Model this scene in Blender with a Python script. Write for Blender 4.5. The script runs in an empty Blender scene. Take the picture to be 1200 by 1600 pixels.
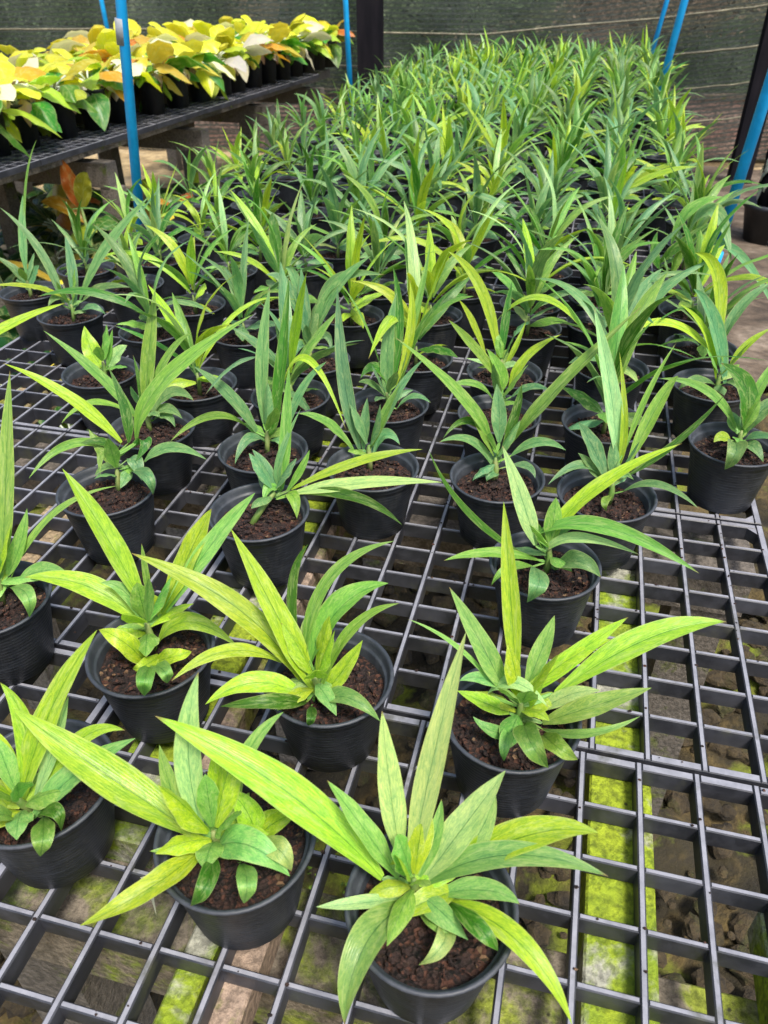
import bpy, bmesh, math, random
from math import sin, cos, pi, radians, sqrt
from mathutils import Vector, Matrix, noise
# ------------------------------------------------------------------ camera, sky, sun
scene = bpy.context.scene
COL = scene.collection
S = 0.05                     # one tray cell is 5 cm; everything below is measured in cells
H = 0.70                     # height of the tray tops above the ground
def wp(x, y, z): return Vector((x*S, y*S, z*S + H))

cam_d = bpy.data.cameras.new('camera'); cam = bpy.data.objects.new('camera', cam_d); COL.objects.link(cam)
scene.camera = cam
cam_d.sensor_fit = 'VERTICAL'; cam_d.sensor_height = 36.0; cam_d.sensor_width = 27.0
cam_d.lens = 26.955; cam_d.clip_start = 0.02; cam_d.clip_end = 500
_y, _p, _r = -0.2457, 0.6197, -0.0015
fwd = Vector((sin(_y)*cos(_p), cos(_y)*cos(_p), -sin(_p))); rgt = Vector((cos(_y), -sin(_y), 0)); up = rgt.cross(fwd)
rgt, up = rgt*cos(_r) + up*sin(_r), up*cos(_r) - rgt*sin(_r)
m = Matrix((rgt, up, -fwd)).transposed().to_4x4(); m.translation = wp(-1.54, -9.76, 11.83)
cam.matrix_world = m
cam_d.dof.use_dof = True; cam_d.dof.focus_distance = 0.80; cam_d.dof.aperture_fstop = 13.0

SUN_EL, SUN_AZ = radians(62), radians(138)      # azimuth from +Y towards +X
world = bpy.data.worlds.new('World'); scene.world = world; world.use_nodes = True
wn = world.node_tree.nodes; wl = world.node_tree.links
sky = wn.new('ShaderNodeTexSky'); sky.sky_type = 'NISHITA'; sky.sun_disc = False
sky.sun_elevation = SUN_EL; sky.sun_rotation = SUN_AZ; sky.air_density = 1.2; sky.dust_density = 3.0
bg = wn['Background']; wl.new(sky.outputs[0], bg.inputs[0]); bg.inputs[1].default_value = 0.15
sd = bpy.data.lights.new('sun', 'SUN'); sd.energy = 3.0; sd.angle = radians(12); sd.color = (1.0, 0.95, 0.87)
sun = bpy.data.objects.new('sun', sd); COL.objects.link(sun); sun.location = (0, 0, 10)
sdir = Vector((sin(SUN_AZ)*cos(SUN_EL), cos(SUN_AZ)*cos(SUN_EL), sin(SUN_EL)))
sun.rotation_euler = sdir.to_track_quat('Z', 'Y').to_euler()
vs = scene.view_settings; vs.view_transform = 'Standard'; vs.look = 'None'; vs.exposure = 0.76; vs.gamma = 1.0
vs.use_curve_mapping = False
try:
    scene.cycles.max_bounces = 8; scene.cycles.transparent_max_bounces = 12
except Exception: pass

# ------------------------------------------------------------------ helpers
def tag(o, label=None, cat=None, group=None, kind=None):
    if label: o['label'] = label
    if cat: o['category'] = cat
    if group: o['group'] = group
    if kind: o['kind'] = kind
    return o
def empty(name, loc, rz=0.0):
    o = bpy.data.objects.new(name, None); o.empty_display_size = 0.05; o.location = loc; o.rotation_euler = (0, 0, rz)
    COL.objects.link(o); return o
def link(name, me, parent=None, loc=None):
    o = bpy.data.objects.new(name, me); COL.objects.link(o)
    if parent: o.parent = parent
    if loc is not None: o.location = loc
    return o
class MB:
    """collects vertices and faces in cells, local to a thing; build() scales to metres"""
    def __init__(s): s.v = []; s.f = []; s.uv = []; s.col = []; s.useuv = False
    def add(s, vs_, fs, uvs=None, col=None):
        n = len(s.v); s.v += [tuple(p) for p in vs_]; s.f += [tuple(i+n for i in f) for f in fs]
        if uvs is not None: s.useuv = True; s.uv += uvs
        else: s.uv += [(0, 0)]*len(vs_)
        s.col += [col or (1, 1, 1)]*len(vs_)
    def box(s, x0, x1, y0, y1, z0, z1, ch=0.0):
        if ch <= 0:
            s.add([(x0,y0,z0),(x1,y0,z0),(x1,y1,z0),(x0,y1,z0),(x0,y0,z1),(x1,y0,z1),(x1,y1,z1),(x0,y1,z1)],
                  [(0,3,2,1),(4,5,6,7),(0,1,5,4),(1,2,6,5),(2,3,7,6),(3,0,4,7)])
        else:
            c = ch; R = [(x0,y0,z0),(x1,y0,z0),(x1,y1,z0),(x0,y1,z0),(x0,y0,z1-c),(x1,y0,z1-c),(x1,y1,z1-c),(x0,y1,z1-c),
                 (x0+c,y0+c,z1),(x1-c,y0+c,z1),(x1-c,y1-c,z1),(x0+c,y1-c,z1)]
            s.add(R, [(0,3,2,1),(8,9,10,11)] + [(a, (a+1)%4, 4+(a+1)%4, 4+a) for a in range(4)] + [(4+a, 4+(a+1)%4, 8+(a+1)%4, 8+a) for a in range(4)])
    def tube(s, pts, rad, n=8, cap=True):
        pts = [Vector(p) for p in pts]; rings = []
        for i, p in enumerate(pts):
            t = (pts[min(i+1, len(pts)-1)] - pts[max(i-1, 0)]).normalized()
            a = t.cross(Vector((0, 0, 1))) if abs(t.z) < .95 else t.cross(Vector((1, 0, 0)))
            a.normalize(); b = t.cross(a)
            r = rad[i] if isinstance(rad, (list, tuple)) else rad
            rings.append([p + a*(r*cos(2*pi*k/n)) + b*(r*sin(2*pi*k/n)) for k in range(n)])
        V = [q for g in rings for q in g]; F = []
        for i in range(len(pts)-1):
            for k in range(n): F.append((i*n+k, i*n+(k+1)%n, (i+1)*n+(k+1)%n, (i+1)*n+k))
        if cap: F.append(tuple(range(n))[::-1]); F.append(tuple((len(pts)-1)*n+k for k in range(n)))
        s.add(V, F)
    def lathe(s, prof, n=40):
        V = []; F = []
        for r, z in prof:
            for k in range(n): V.append((r*cos(2*pi*k/n), r*sin(2*pi*k/n), z))
        for i in range(len(prof)-1):
            for k in range(n): F.append((i*n+k, i*n+(k+1)%n, (i+1)*n+(k+1)%n, (i+1)*n+k))
        s.add(V, F)
    def rock(s, c, r, seed, sq=(1, 1, .7), sub=1):
        bm = bmesh.new(); bmesh.ops.create_icosphere(bm, subdivisions=sub, radius=1)
        V = []
        for v in bm.verts:
            d = 1 + .45*noise.noise(v.co*1.3 + Vector((seed*3.7, seed, 0)))
            V.append((c[0]+v.co.x*d*r*sq[0], c[1]+v.co.y*d*r*sq[1], c[2]+v.co.z*d*r*sq[2]))
        F = [tuple(v.index for v in f.verts) for f in bm.faces]; bm.free(); s.add(V, F)
    def mesh(s, name, mat, smooth=True):
        me = bpy.data.meshes.new(name)
        me.from_pydata([(a*S, b*S, c*S) for a, b, c in s.v], [], s.f)
        me.materials.append(mat)
        if smooth: me.polygons.foreach_set('use_smooth', [True]*len(me.polygons))
        if s.useuv:
            uvl = me.uv_layers.new(name='UVMap'); li = [0]*len(me.loops); me.loops.foreach_get('vertex_index', li)
            fl = []
            for i in li: fl += s.uv[i]
            uvl.data.foreach_set('uv', fl)
            ca = me.color_attributes.new('tint', 'FLOAT_COLOR', 'POINT')
            fc = []
            for c in s.col: fc += [c[0], c[1], c[2], 1.0]
            ca.data.foreach_set('color', fc)
        me.update(); return me
    def build(s, name, mat, parent=None, loc=None, smooth=True):
        return link(name, s.mesh(name, mat, smooth), parent, loc)

# ------------------------------------------------------------------ materials
def newmat(name):
    mt = bpy.data.materials.new(name); mt.use_nodes = True
    nt = mt.node_tree; b = nt.nodes['Principled BSDF']; return mt, nt, b
def N(nt, t, **k):
    n = nt.nodes.new(t)
    for a, v in k.items(): setattr(n, a, v)
    return n
def mapped(nt, scale=(1, 1, 1), coord='Object', rot=(0, 0, 0)):
    tc = N(nt, 'ShaderNodeTexCoord'); mp = N(nt, 'ShaderNodeMapping')
    mp.inputs['Scale'].default_value = scale; mp.inputs['Rotation'].default_value = rot
    nt.links.new(tc.outputs[coord], mp.inputs[0]); return mp.outputs[0]
def noi(nt, vec, scale, detail=4, rough=.55, dist=0.0):
    n = N(nt, 'ShaderNodeTexNoise'); n.inputs['Scale'].default_value = scale; n.inputs['Detail'].default_value = detail
    n.inputs['Roughness'].default_value = rough; n.inputs['Distortion'].default_value = dist
    if vec is not None: nt.links.new(vec, n.inputs['Vector'])
    return n.outputs['Fac']
def ramp(nt, fac, stops):
    r = N(nt, 'ShaderNodeValToRGB'); e = r.color_ramp.elements
    while len(e) < len(stops): e.new(0.5)
    for i, (p, c) in enumerate(stops):
        e[i].position = p; e[i].color = (c[0], c[1], c[2], 1) if hasattr(c, '__len__') else (c, c, c, 1)
    nt.links.new(fac, r.inputs[0]); return r.outputs[0]
def mix(nt, fac, a, b, mode='MIX'):
    n = N(nt, 'ShaderNodeMix', data_type='RGBA', blend_type=mode)
    for sock, val in ((0, fac), (6, a), (7, b)):
        if isinstance(val, bpy.types.NodeSocket): nt.links.new(val, n.inputs[sock])
        elif sock == 0: n.inputs[0].default_value = val
        else: n.inputs[sock].default_value = (val[0], val[1], val[2], 1)
    return n.outputs[2]
def math_(nt, op, a, b=None, clamp=False):
    n = N(nt, 'ShaderNodeMath', operation=op, use_clamp=clamp)
    for i, v in enumerate((a, b)):
        if v is None: continue
        if isinstance(v, bpy.types.NodeSocket): nt.links.new(v, n.inputs[i])
        else: n.inputs[i].default_value = v
    return n.outputs[0]
def bump(nt, b, h, strength=.3, dist=.002):
    n = N(nt, 'ShaderNodeBump'); n.inputs['Strength'].default_value = strength; n.inputs['Distance'].default_value = dist
    nt.links.new(h, n.inputs['Height']); nt.links.new(n.outputs[0], b.inputs['Normal'])

def leaf_material(name, broad=False):
    mt, nt, b = newmat(name); L = nt.links
    at = N(nt, 'ShaderNodeAttribute', attribute_name='tint'); uv = N(nt, 'ShaderNodeUVMap'); oi = N(nt, 'ShaderNodeObjectInfo')
    sep = N(nt, 'ShaderNodeSeparateXYZ'); L.new(uv.outputs[0], sep.inputs[0])
    U, V = sep.outputs[0], sep.outputs[1]
    fr = math_(nt, 'FRACT', U); du = math_(nt, 'ABSOLUTE', math_(nt, 'SUBTRACT', fr, 0.5))
    def vec(su, sv):
        c = N(nt, 'ShaderNodeCombineXYZ'); L.new(math_(nt, 'MULTIPLY', U, su), c.inputs[0])
        # herringbone: streaks rise from the midrib to the edge
        vv = math_(nt, 'SUBTRACT', V, math_(nt, 'MULTIPLY', du, 0.35)); L.new(math_(nt, 'MULTIPLY', vv, sv), c.inputs[1])
        L.new(math_(nt, 'MULTIPLY', oi.outputs['Random'], 9.0), c.inputs[2]); return c.outputs[0]
    hv = N(nt, 'ShaderNodeHueSaturation'); L.new(at.outputs['Color'], hv.inputs['Color'])
    rnd = oi.outputs['Random']
    L.new(math_(nt, 'ADD', 0.485 if not broad else 0.478, math_(nt, 'MULTIPLY', rnd, 0.03 if not broad else 0.05)), hv.inputs['Hue'])
    L.new(math_(nt, 'ADD', 0.85 if not broad else 0.82, math_(nt, 'MULTIPLY', rnd, 0.3)), hv.inputs['Value'])
    base = hv.outputs[0]
    n1 = noi(nt, vec(10, 15 if not broad else 5), 1.0, 6, .7, .9)
    base = mix(nt, math_(nt, 'MULTIPLY', ramp(nt, n1, [(.43, 0), (.58, 1)]), .68 if not broad else .25), base, mix(nt, 1.0, base, (.40, .64, .65), 'MULTIPLY'))
    n3 = noi(nt, vec(34, 55 if not broad else 20), 1.0, 3, .7)
    base = mix(nt, math_(nt, 'MULTIPLY', ramp(nt, n3, [(.48, 0), (.57, 1)]), .40 if not broad else .1), base, mix(nt, 1.0, base, (.5, .68, .8), 'MULTIPLY'))
    n2 = noi(nt, vec(5, 7), 1.0, 5, .7, .8)
    base = mix(nt, math_(nt, 'MULTIPLY', ramp(nt, n2, [(.51, 0), (.59, 1)]), .5), base, mix(nt, .42, base, (.70, .74, .30)))
    mid_ = math_(nt, 'MULTIPLY', ramp(nt, du, [(.03, 1), (.22, 0)]), ramp(nt, noi(nt, vec(9, 7), 1.0, 4, .6), [(.35, 0), (.6, 1)]))
    base = mix(nt, math_(nt, 'MULTIPLY', mid_, .45 if not broad else .1), base, mix(nt, 1.0, base, (.45, .68, .7), 'MULTIPLY'))
    w = N(nt, 'ShaderNodeTexWave', wave_type='BANDS', bands_direction='X'); w.inputs['Scale'].default_value = 4.3 if not broad else 1.2
    w.inputs['Distortion'].default_value = 1.2; w.inputs['Detail'].default_value = 2
    L.new(vec(1, 1.2) if not broad else vec(.2, 2), w.inputs['Vector'])
    base = mix(nt, math_(nt, 'MULTIPLY', w.outputs['Fac'], .10), base, mix(nt, 1.0, base, (.55, .7, .6), 'MULTIPLY'))
    rib = ramp(nt, du, [(.008, 1), (.024, 0)])
    base = mix(nt, math_(nt, 'MULTIPLY', rib, .62 if not broad else .3), base, mix(nt, 1.0, base, (.16, .34, .25), 'MULTIPLY') if not broad else (.5, .5, .2))
    edge = ramp(nt, du, [(.455, 0), (.49, 1)])
    base = mix(nt, math_(nt, 'MULTIPLY', edge, .35), base, (.5, .52, .2))
    tip = math_(nt, 'MULTIPLY', ramp(nt, V, [(.955, 0), (.99, 1)]), ramp(nt, math_(nt, 'FRACT', math_(nt, 'MULTIPLY', rnd, 7.3)), [(.45, 0), (.55, .8)]))
    if not broad: base = mix(nt, tip, base, (.24, .13, .05))
    L.new(base, b.inputs['Base Color'])
    L.new(ramp(nt, n1, [(.3, .27), (.7, .45)]), b.inputs['Roughness']); b.inputs['Specular IOR Level'].default_value = .45
    hgt = math_(nt, 'ADD', math_(nt, 'MULTIPLY', w.outputs['Fac'], .30), math_(nt, 'SUBTRACT', math_(nt, 'MULTIPLY', n1, .5), rib))
    bump(nt, b, hgt, .35, .0012)
    tr = N(nt, 'ShaderNodeBsdfTranslucent'); L.new(mix(nt, 1.0, base, (1.15, 1.2, .7), 'MULTIPLY'), tr.inputs[0])
    ms = N(nt, 'ShaderNodeMixShader'); ms.inputs[0].default_value = .36
    L.new(b.outputs[0], ms.inputs[1]); L.new(tr.outputs[0], ms.inputs[2]); L.new(ms.outputs[0], nt.nodes['Material Output'].inputs[0])
    return mt
M_LEAF = leaf_material('strap_leaf'); M_BROAD = leaf_material('broad_leaf', True)

def plastic(name, col, hi, rough=.42, grain=(1, 1, 1), bumpy=.2, ridges=0):
    mt, nt, b = newmat(name); v = mapped(nt, grain)
    n = noi(nt, v, 60, 5, .7); n2 = noi(nt, mapped(nt, (1, 1, 1)), 9, 4, .6)
    c = mix(nt, ramp(nt, n, [(.45, 0), (.75, 1)]), col, hi)
    c = mix(nt, math_(nt, 'MULTIPLY', ramp(nt, n2, [(.5, 0), (.7, 1)]), .55), c, [x*1.8 + .01 for x in hi])
    if ridges:
        oi = N(nt, 'ShaderNodeObjectInfo'); st = noi(nt, mapped(nt, (7, 7, 1.2)), 7, 5, .7)
        c = mix(nt, math_(nt, 'MULTIPLY', ramp(nt, st, [(.5, 0), (.75, 1)]), math_(nt, 'MULTIPLY', oi.outputs['Random'], .55)), c, (.085, .082, .075))
    nt.links.new(c, b.inputs['Base Color']); nt.links.new(ramp(nt, n, [(.3, rough-.08), (.8, rough+.2)]), b.inputs['Roughness'])
    h = n
    if ridges:
        w = N(nt, 'ShaderNodeTexWave', wave_type='BANDS', bands_direction='Z'); w.inputs['Scale'].default_value = ridges
        w.inputs['Distortion'].default_value = .35; w.inputs['Detail'].default_value = 3; nt.links.new(mapped(nt), w.inputs[0])
        h = math_(nt, 'ADD', w.outputs['Fac'], math_(nt, 'MULTIPLY', n, .4))
    bump(nt, b, h, bumpy, .0012); return mt
M_POT = plastic('pot_plastic', (.009, .011, .015), (.022, .026, .034), .45, (1, 1, 5), .22, 75)
M_RIM = plastic('pot_rim_plastic', (.026, .030, .038), (.055, .060, .072), .5, (1, 1, 1), .1)
def dust_sheen_tops(mt, amt):  # up-facing faces paler: settled dust, plus sky reflection put into the colour
    nt = mt.node_tree; b = nt.nodes['Principled BSDF']; old = b.inputs['Base Color'].links[0].from_socket
    tc = N(nt, 'ShaderNodeTexCoord'); sp = N(nt, 'ShaderNodeSeparateXYZ'); nt.links.new(tc.outputs['Normal'], sp.inputs[0])
    n = noi(nt, mapped(nt, (1, 1, 1)), 45, 5, .7)
    f_ = math_(nt, 'MULTIPLY', ramp(nt, sp.outputs[2], [(.75, 0), (.95, 1)]), ramp(nt, n, [(.3, .55), (.65, 1)]))
    c_ = mix(nt, f_, old, amt)
    al = ramp(nt, noi(nt, mapped(nt, (1, 1, 1)), 12, 6, .7), [(.56, 0), (.66, .7)])
    c_ = mix(nt, al, c_, mix(nt, .5, old, (.10, .10, .05)))
    nt.links.new(c_, b.inputs['Base Color'])
M_TRAY = plastic('tray_plastic', (.022, .023, .029), (.045, .046, .056), .42, (1, .25, 1), .25)
dust_sheen_tops(M_TRAY, (.26, .26, .29))
M_TRAY2 = plastic('far_tray_plastic', (.05, .052, .06), (.09, .09, .10), .5)
M_BLUE = plastic('blue_pipe_plastic', (.004, .31, .70), (.008, .36, .76), .4, (1, 1, .2), .05)

def soil_material():
    mt, nt, b = newmat('bark_soil'); v = mapped(nt)
    n = noi(nt, v, 70, 6, .7); n2 = noi(nt, v, 22, 4)
    vo = N(nt, 'ShaderNodeTexVoronoi'); vo.inputs['Scale'].default_value = 110; nt.links.new(v, vo.inputs['Vector'])
    c = ramp(nt, n, [(.3, (.006, .003, .003)), (.5, (.022, .009, .006)), (.66, (.042, .016, .009)), (.85, (.12, .05, .026))])
    c = mix(nt, ramp(nt, n2, [(.5, 0), (.65, .75)]), c, (.010, .005, .004))
    v2 = N(nt, 'ShaderNodeTexVoronoi'); v2.inputs['Scale'].default_value = 260; nt.links.new(v, v2.inputs['Vector'])
    sp_ = N(nt, 'ShaderNodeSeparateColor'); nt.links.new(v2.outputs['Color'], sp_.inputs[0])
    c = mix(nt, ramp(nt, sp_.outputs[0], [(.76, 0), (.80, .65)]), c, (.085, .030, .015))
    c = mix(nt, ramp(nt, sp_.outputs[1], [(.955, 0), (.97, .7)]), c, (.20, .12, .06))
    nt.links.new(c, b.inputs['Base Color']); b.inputs['Roughness'].default_value = .85
    bump(nt, b, math_(nt, 'ADD', math_(nt, 'ADD', n, vo.outputs['Distance']), math_(nt, 'MULTIPLY', v2.outputs['Distance'], 1.5)), 1.0, .004); return mt
M_SOIL = soil_material()
def stem_material():
    mt, nt, b = newmat('stem'); n = noi(nt, mapped(nt), 60, 3)
    nt.links.new(ramp(nt, n, [(.35, (.10, .20, .03)), (.7, (.22, .24, .08))]), b.inputs['Base Color']); b.inputs['Roughness'].default_value = .6; return mt
M_STEM = stem_material()
def moss_material(name, stain, moss, amount):
    mt, nt, b = newmat(name); v = mapped(nt)
    n = noi(nt, v, 14, 6, .65, .3); f = noi(nt, v, 130, 5, .7); big = noi(nt, v, 7, 6, .7)
    pits = N(nt, 'ShaderNodeTexVoronoi'); pits.inputs['Scale'].default_value = 42; nt.links.new(v, pits.inputs['Vector'])
    st = mix(nt, ramp(nt, f, [(.40, 0), (.62, 1)]), [x*.45 for x in stain], stain)
    mo = mix(nt, ramp(nt, f, [(.38, 0), (.60, 1)]), [x*.42 for x in moss], [moss[0]*1.15, moss[1]*1.1, moss[2]*1.6])
    mo = mix(nt, ramp(nt, big, [(.42, 0), (.62, .7)]), mo, (moss[0]*.38, moss[1]*.55, moss[2]))
    c = mix(nt, ramp(nt, n, [(amount-.04, 1), (amount+.06, 0)]), st, mo)
    c = mix(nt, ramp(nt, pits.outputs['Distance'], [(.04, .9), (.09, 0)]), c, (.02, .02, .008))
    nt.links.new(c, b.inputs['Base Color']); b.inputs['Roughness'].default_value = .8
    bump(nt, b, math_(nt, 'ADD', f, n), .9, .004); return mt
M_MOSS = moss_material('mossy_board', (.40, .40, .32), (.27, .36, .010), .56)
M_MOSSD = moss_material('mossy_beam', (.24, .20, .15), (.22, .27, .02), .47)
M_TAN = moss_material('tan_board', (.40, .30, .18), (.28, .30, .04), .42)
M_PINK = moss_material('pink_brick', (.38, .28, .21), (.22, .24, .03), .40)
M_WOOD = moss_material('grey_wood', (.17, .145, .12), (.13, .16, .02), .36)
def ground_material(name, stops, sc, bmp=.8, second=None, str_=(1, 1, 1)):
    mt, nt, b = newmat(name); v = mapped(nt, str_)
    n = noi(nt, v, sc, 8, .62, .5); f = noi(nt, v, sc*9, 6, .7)
    c = ramp(nt, n, stops)
    c = mix(nt, ramp(nt, f, [(.35, .55), (.6, 0)]), c, (.02, .015, .01))
    if second:
        n3 = noi(nt, v, sc*.6, 6, .65); c = mix(nt, ramp(nt, n3, [(.53, 0), (.59, .8)]), c, second)
    nt.links.new(c, b.inputs['Base Color']); b.inputs['Roughness'].default_value = .9
    bump(nt, b, math_(nt, 'ADD', math_(nt, 'MULTIPLY', n, 2.0), f), bmp, .02); return mt
M_GROUND = ground_material('ground', [(.36, (.010, .008, .003)), (.48, (.034, .026, .008)), (.57, (.13, .090, .030)), (.66, (.07, .07, .008)), (.8, (.28, .22, .09))], 4.5, .8, (.16, .20, .008))
M_PATH = ground_material('path', [(.35, (.04, .028, .018)), (.5, (.13, .092, .062)), (.62, (.24, .185, .135)), (.75, (.40, .32, .25))], 3.2, .8, (.10, .075, .05), (.9, 1.5, 1))
M_TANG = ground_material('tan_soil', [(.3, (.22, .15, .07)), (.5, (.42, .31, .16)), (.75, (.55, .43, .26))], 2.0, .5)
M_ROCK = ground_material('rock', [(.35, (.020, .014, .007)), (.52, (.09, .062, .025)), (.62, (.05, .052, .008)), (.75, (.30, .23, .11))], 12, .8)
M_WEED = ground_material('weed', [(.3, (.03, .07, .005)), (.55, (.14, .24, .015)), (.75, (.30, .42, .03))], 20, .3)

def soft(o, levels=1):
    md = o.modifiers.new('s', 'SUBSURF'); md.levels = levels; md.render_levels = levels; return o

# ------------------------------------------------------------------ leaf shape
def leaf_mesh(mb, B, M, T, w, W, col, rng, broad=False, n=15, k=3, fold=None):
    """blade from B through M to T; w full width; W direction of the width at the middle"""
    B, M, T, W = Vector(B), Vector(M), Vector(T), Vector(W)
    C_ = M*2 - (B+T)*.5
    fold = rng.uniform(.16, .34) if fold is None else fold
    tw0 = rng.uniform(-.25, .25); tw1 = rng.uniform(-.35, .35); off = rng.randrange(40); ph = rng.uniform(0, 6); cup = rng.uniform(-.3, .1)
    wav = rng.uniform(.015, .06); tm = rng.uniform(.30, .45) if not broad else .42
    V = []; U = []; F = []
    side = rng.uniform(.9, 1.1)
    for i in range(n+1):
        t = i/n; tt = t
        P = B*(1-t)**2 + C_*(2*t*(1-t)) + T*t*t
        D = ((C_-B)*(1-t) + (T-C_)*t)
        D = D.normalized() if D.length > 1e-6 else (T-B).normalized()
        X = W - D*W.dot(D); X.normalize(); Nn = X.cross(D); 
        if Nn.z < 0 and abs(Nn.z) > .02 and i == 0: pass
        a = tw0*(1-t) + tw1*t*t
        X2 = X*cos(a) + Nn*sin(a); N2 = Nn*cos(a) - X*sin(a)
        if t < tm: g = .22 + .78*sin(pi/2*(t/tm))**1.15 if not broad else .12 + .88*sin(pi/2*(t/tm))**.8
        else:
            q = (t-tm)/(1-tm); g = (1 - q**1.9)**(1.0) if not broad else (1-q**2.1)**.85
        g = max(g, .012)
        hw = w*.5*g
        for j in range(-k, k+1):
            s = j/k
            z = abs(s)*fold*hw - cup*hw*(s*s) + wav*sin(ph + t*17 + (2 if s > 0 else 0))*abs(s)*w*1.3*g
            V.append(P + X2*(s*hw*(side if s > 0 else 1)) + N2*z)
            U.append((off + .5 + s*.4999, t + .0))
    m_ = 2*k+1
    for i in range(n):
        for j in range(2*k): F.append((i*m_+j, i*m_+j+1, (i+1)*m_+j+1, (i+1)*m_+j))
    mb.add(V, F, U, col)

TINT = {'y': (.50, .65, .038), 'g': (.26, .46, .070), 'b': (.190, .36, .130), 'd': (.075, .22, .018), 'p': (.50, .65, .22), 'h': (.31, .52, .115), 'c': (.56, .68, .20)}
def tint(c, rng, j=.12):
    a = TINT[c]; f = 1 + rng.uniform(-j, j); h = rng.uniform(-.12, .12)
    return (a[0]*f*(1+h), a[1]*f, a[2]*f*(1-h*1.5))

# ------------------------------------------------------------------ pots, soil
def pot_mesh():
    mb = MB()
    prof = [(.0, .03), (.74, .03), (.79, 0), (.82, .04), (.905, .55), (.985, 1.05), (1.045, 1.46), (1.06, 1.50), (1.088, 1.52),
            (1.10, 1.60), (1.098, 1.66)]
    mb.lathe(prof, 48); return mb.mesh('pot', M_POT)
def rim_mesh():
    mb = MB()
    prof = [(1.098, 1.655), (1.135, 1.66), (1.155, 1.685), (1.15, 1.712), (1.115, 1.722), (1.085, 1.705), (1.07, 1.62), (1.04, 1.56), (1.025, 1.535), (1.00, 1.528), (.985, 1.5), (.96, 1.2)]
    mb.lathe(prof, 48); return mb.mesh('rim', M_RIM)
def soil_mesh(seed, R=.975, z=1.33, k=120):
    rng = random.Random(seed); mb = MB(); V = [(0, 0, z+.03)]; F = []; n = 40; rings = 12
    for i in range(1, rings+1):
        r = R*i/rings
        for j in range(n):
            a = 2*pi*j/n; x, y = r*cos(a), r*sin(a)
            V.append((x, y, z + .09*noise.noise(Vector((x*2.4+seed, y*2.4, seed))) + .07*noise.noise(Vector((x*9, y*9, seed)))))
    for j in range(n): F.append((0, 1+j, 1+(j+1)%n))
    for i in range(rings-1):
        for j in range(n): F.append((1+i*n+j, 1+i*n+(j+1)%n, 1+(i+1)*n+(j+1)%n, 1+(i+1)*n+j))
    mb.add(V, [f[::-1] if False else f for f in F])
    for i in range(k):
        a = rng.uniform(0, 2*pi); r = R*.9*sqrt(rng.random())
        mb.rock((r*cos(a), r*sin(a), z+rng.uniform(.03, .1)), rng.uniform(.025, .085), seed*31+i, (rng.uniform(.6, 1.7), rng.uniform(.5, 1), .55))
    for i in range(26):
        a = rng.uniform(0, 6.28); r = R*.8*sqrt(rng.random()); b_ = rng.uniform(0, 6.28); l = rng.uniform(.1, .3)
        p = Vector((r*cos(a), r*sin(a), z+.08)); mb.tube([p, p+Vector((cos(b_)*l*.5, sin(b_)*l*.5, .06)), p+Vector((cos(b_)*l, sin(b_)*l, 0))], .008, 4)
    return mb.mesh('soil', M_SOIL, smooth=False)
POT = pot_mesh(); RIM = rim_mesh(); SOILS = [soil_mesh(i+1) for i in range(6)]
def add_pot(root, rng, grey=False):
    p = link('pot', POT, root); r = link('rim', RIM, p); a = rng.uniform(0, 6.28); p.rotation_euler = (rng.uniform(-.012, .012), rng.uniform(-.012, .012), a)
    s = link('soil', rng.choice(SOILS), root); s.rotation_euler = (0, 0, rng.uniform(0, 6.28))
    return p

G_PLANT = 'strap-leaved plants in round black pots on the grid bench'
C_PLANT = 'potted plant'
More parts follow.
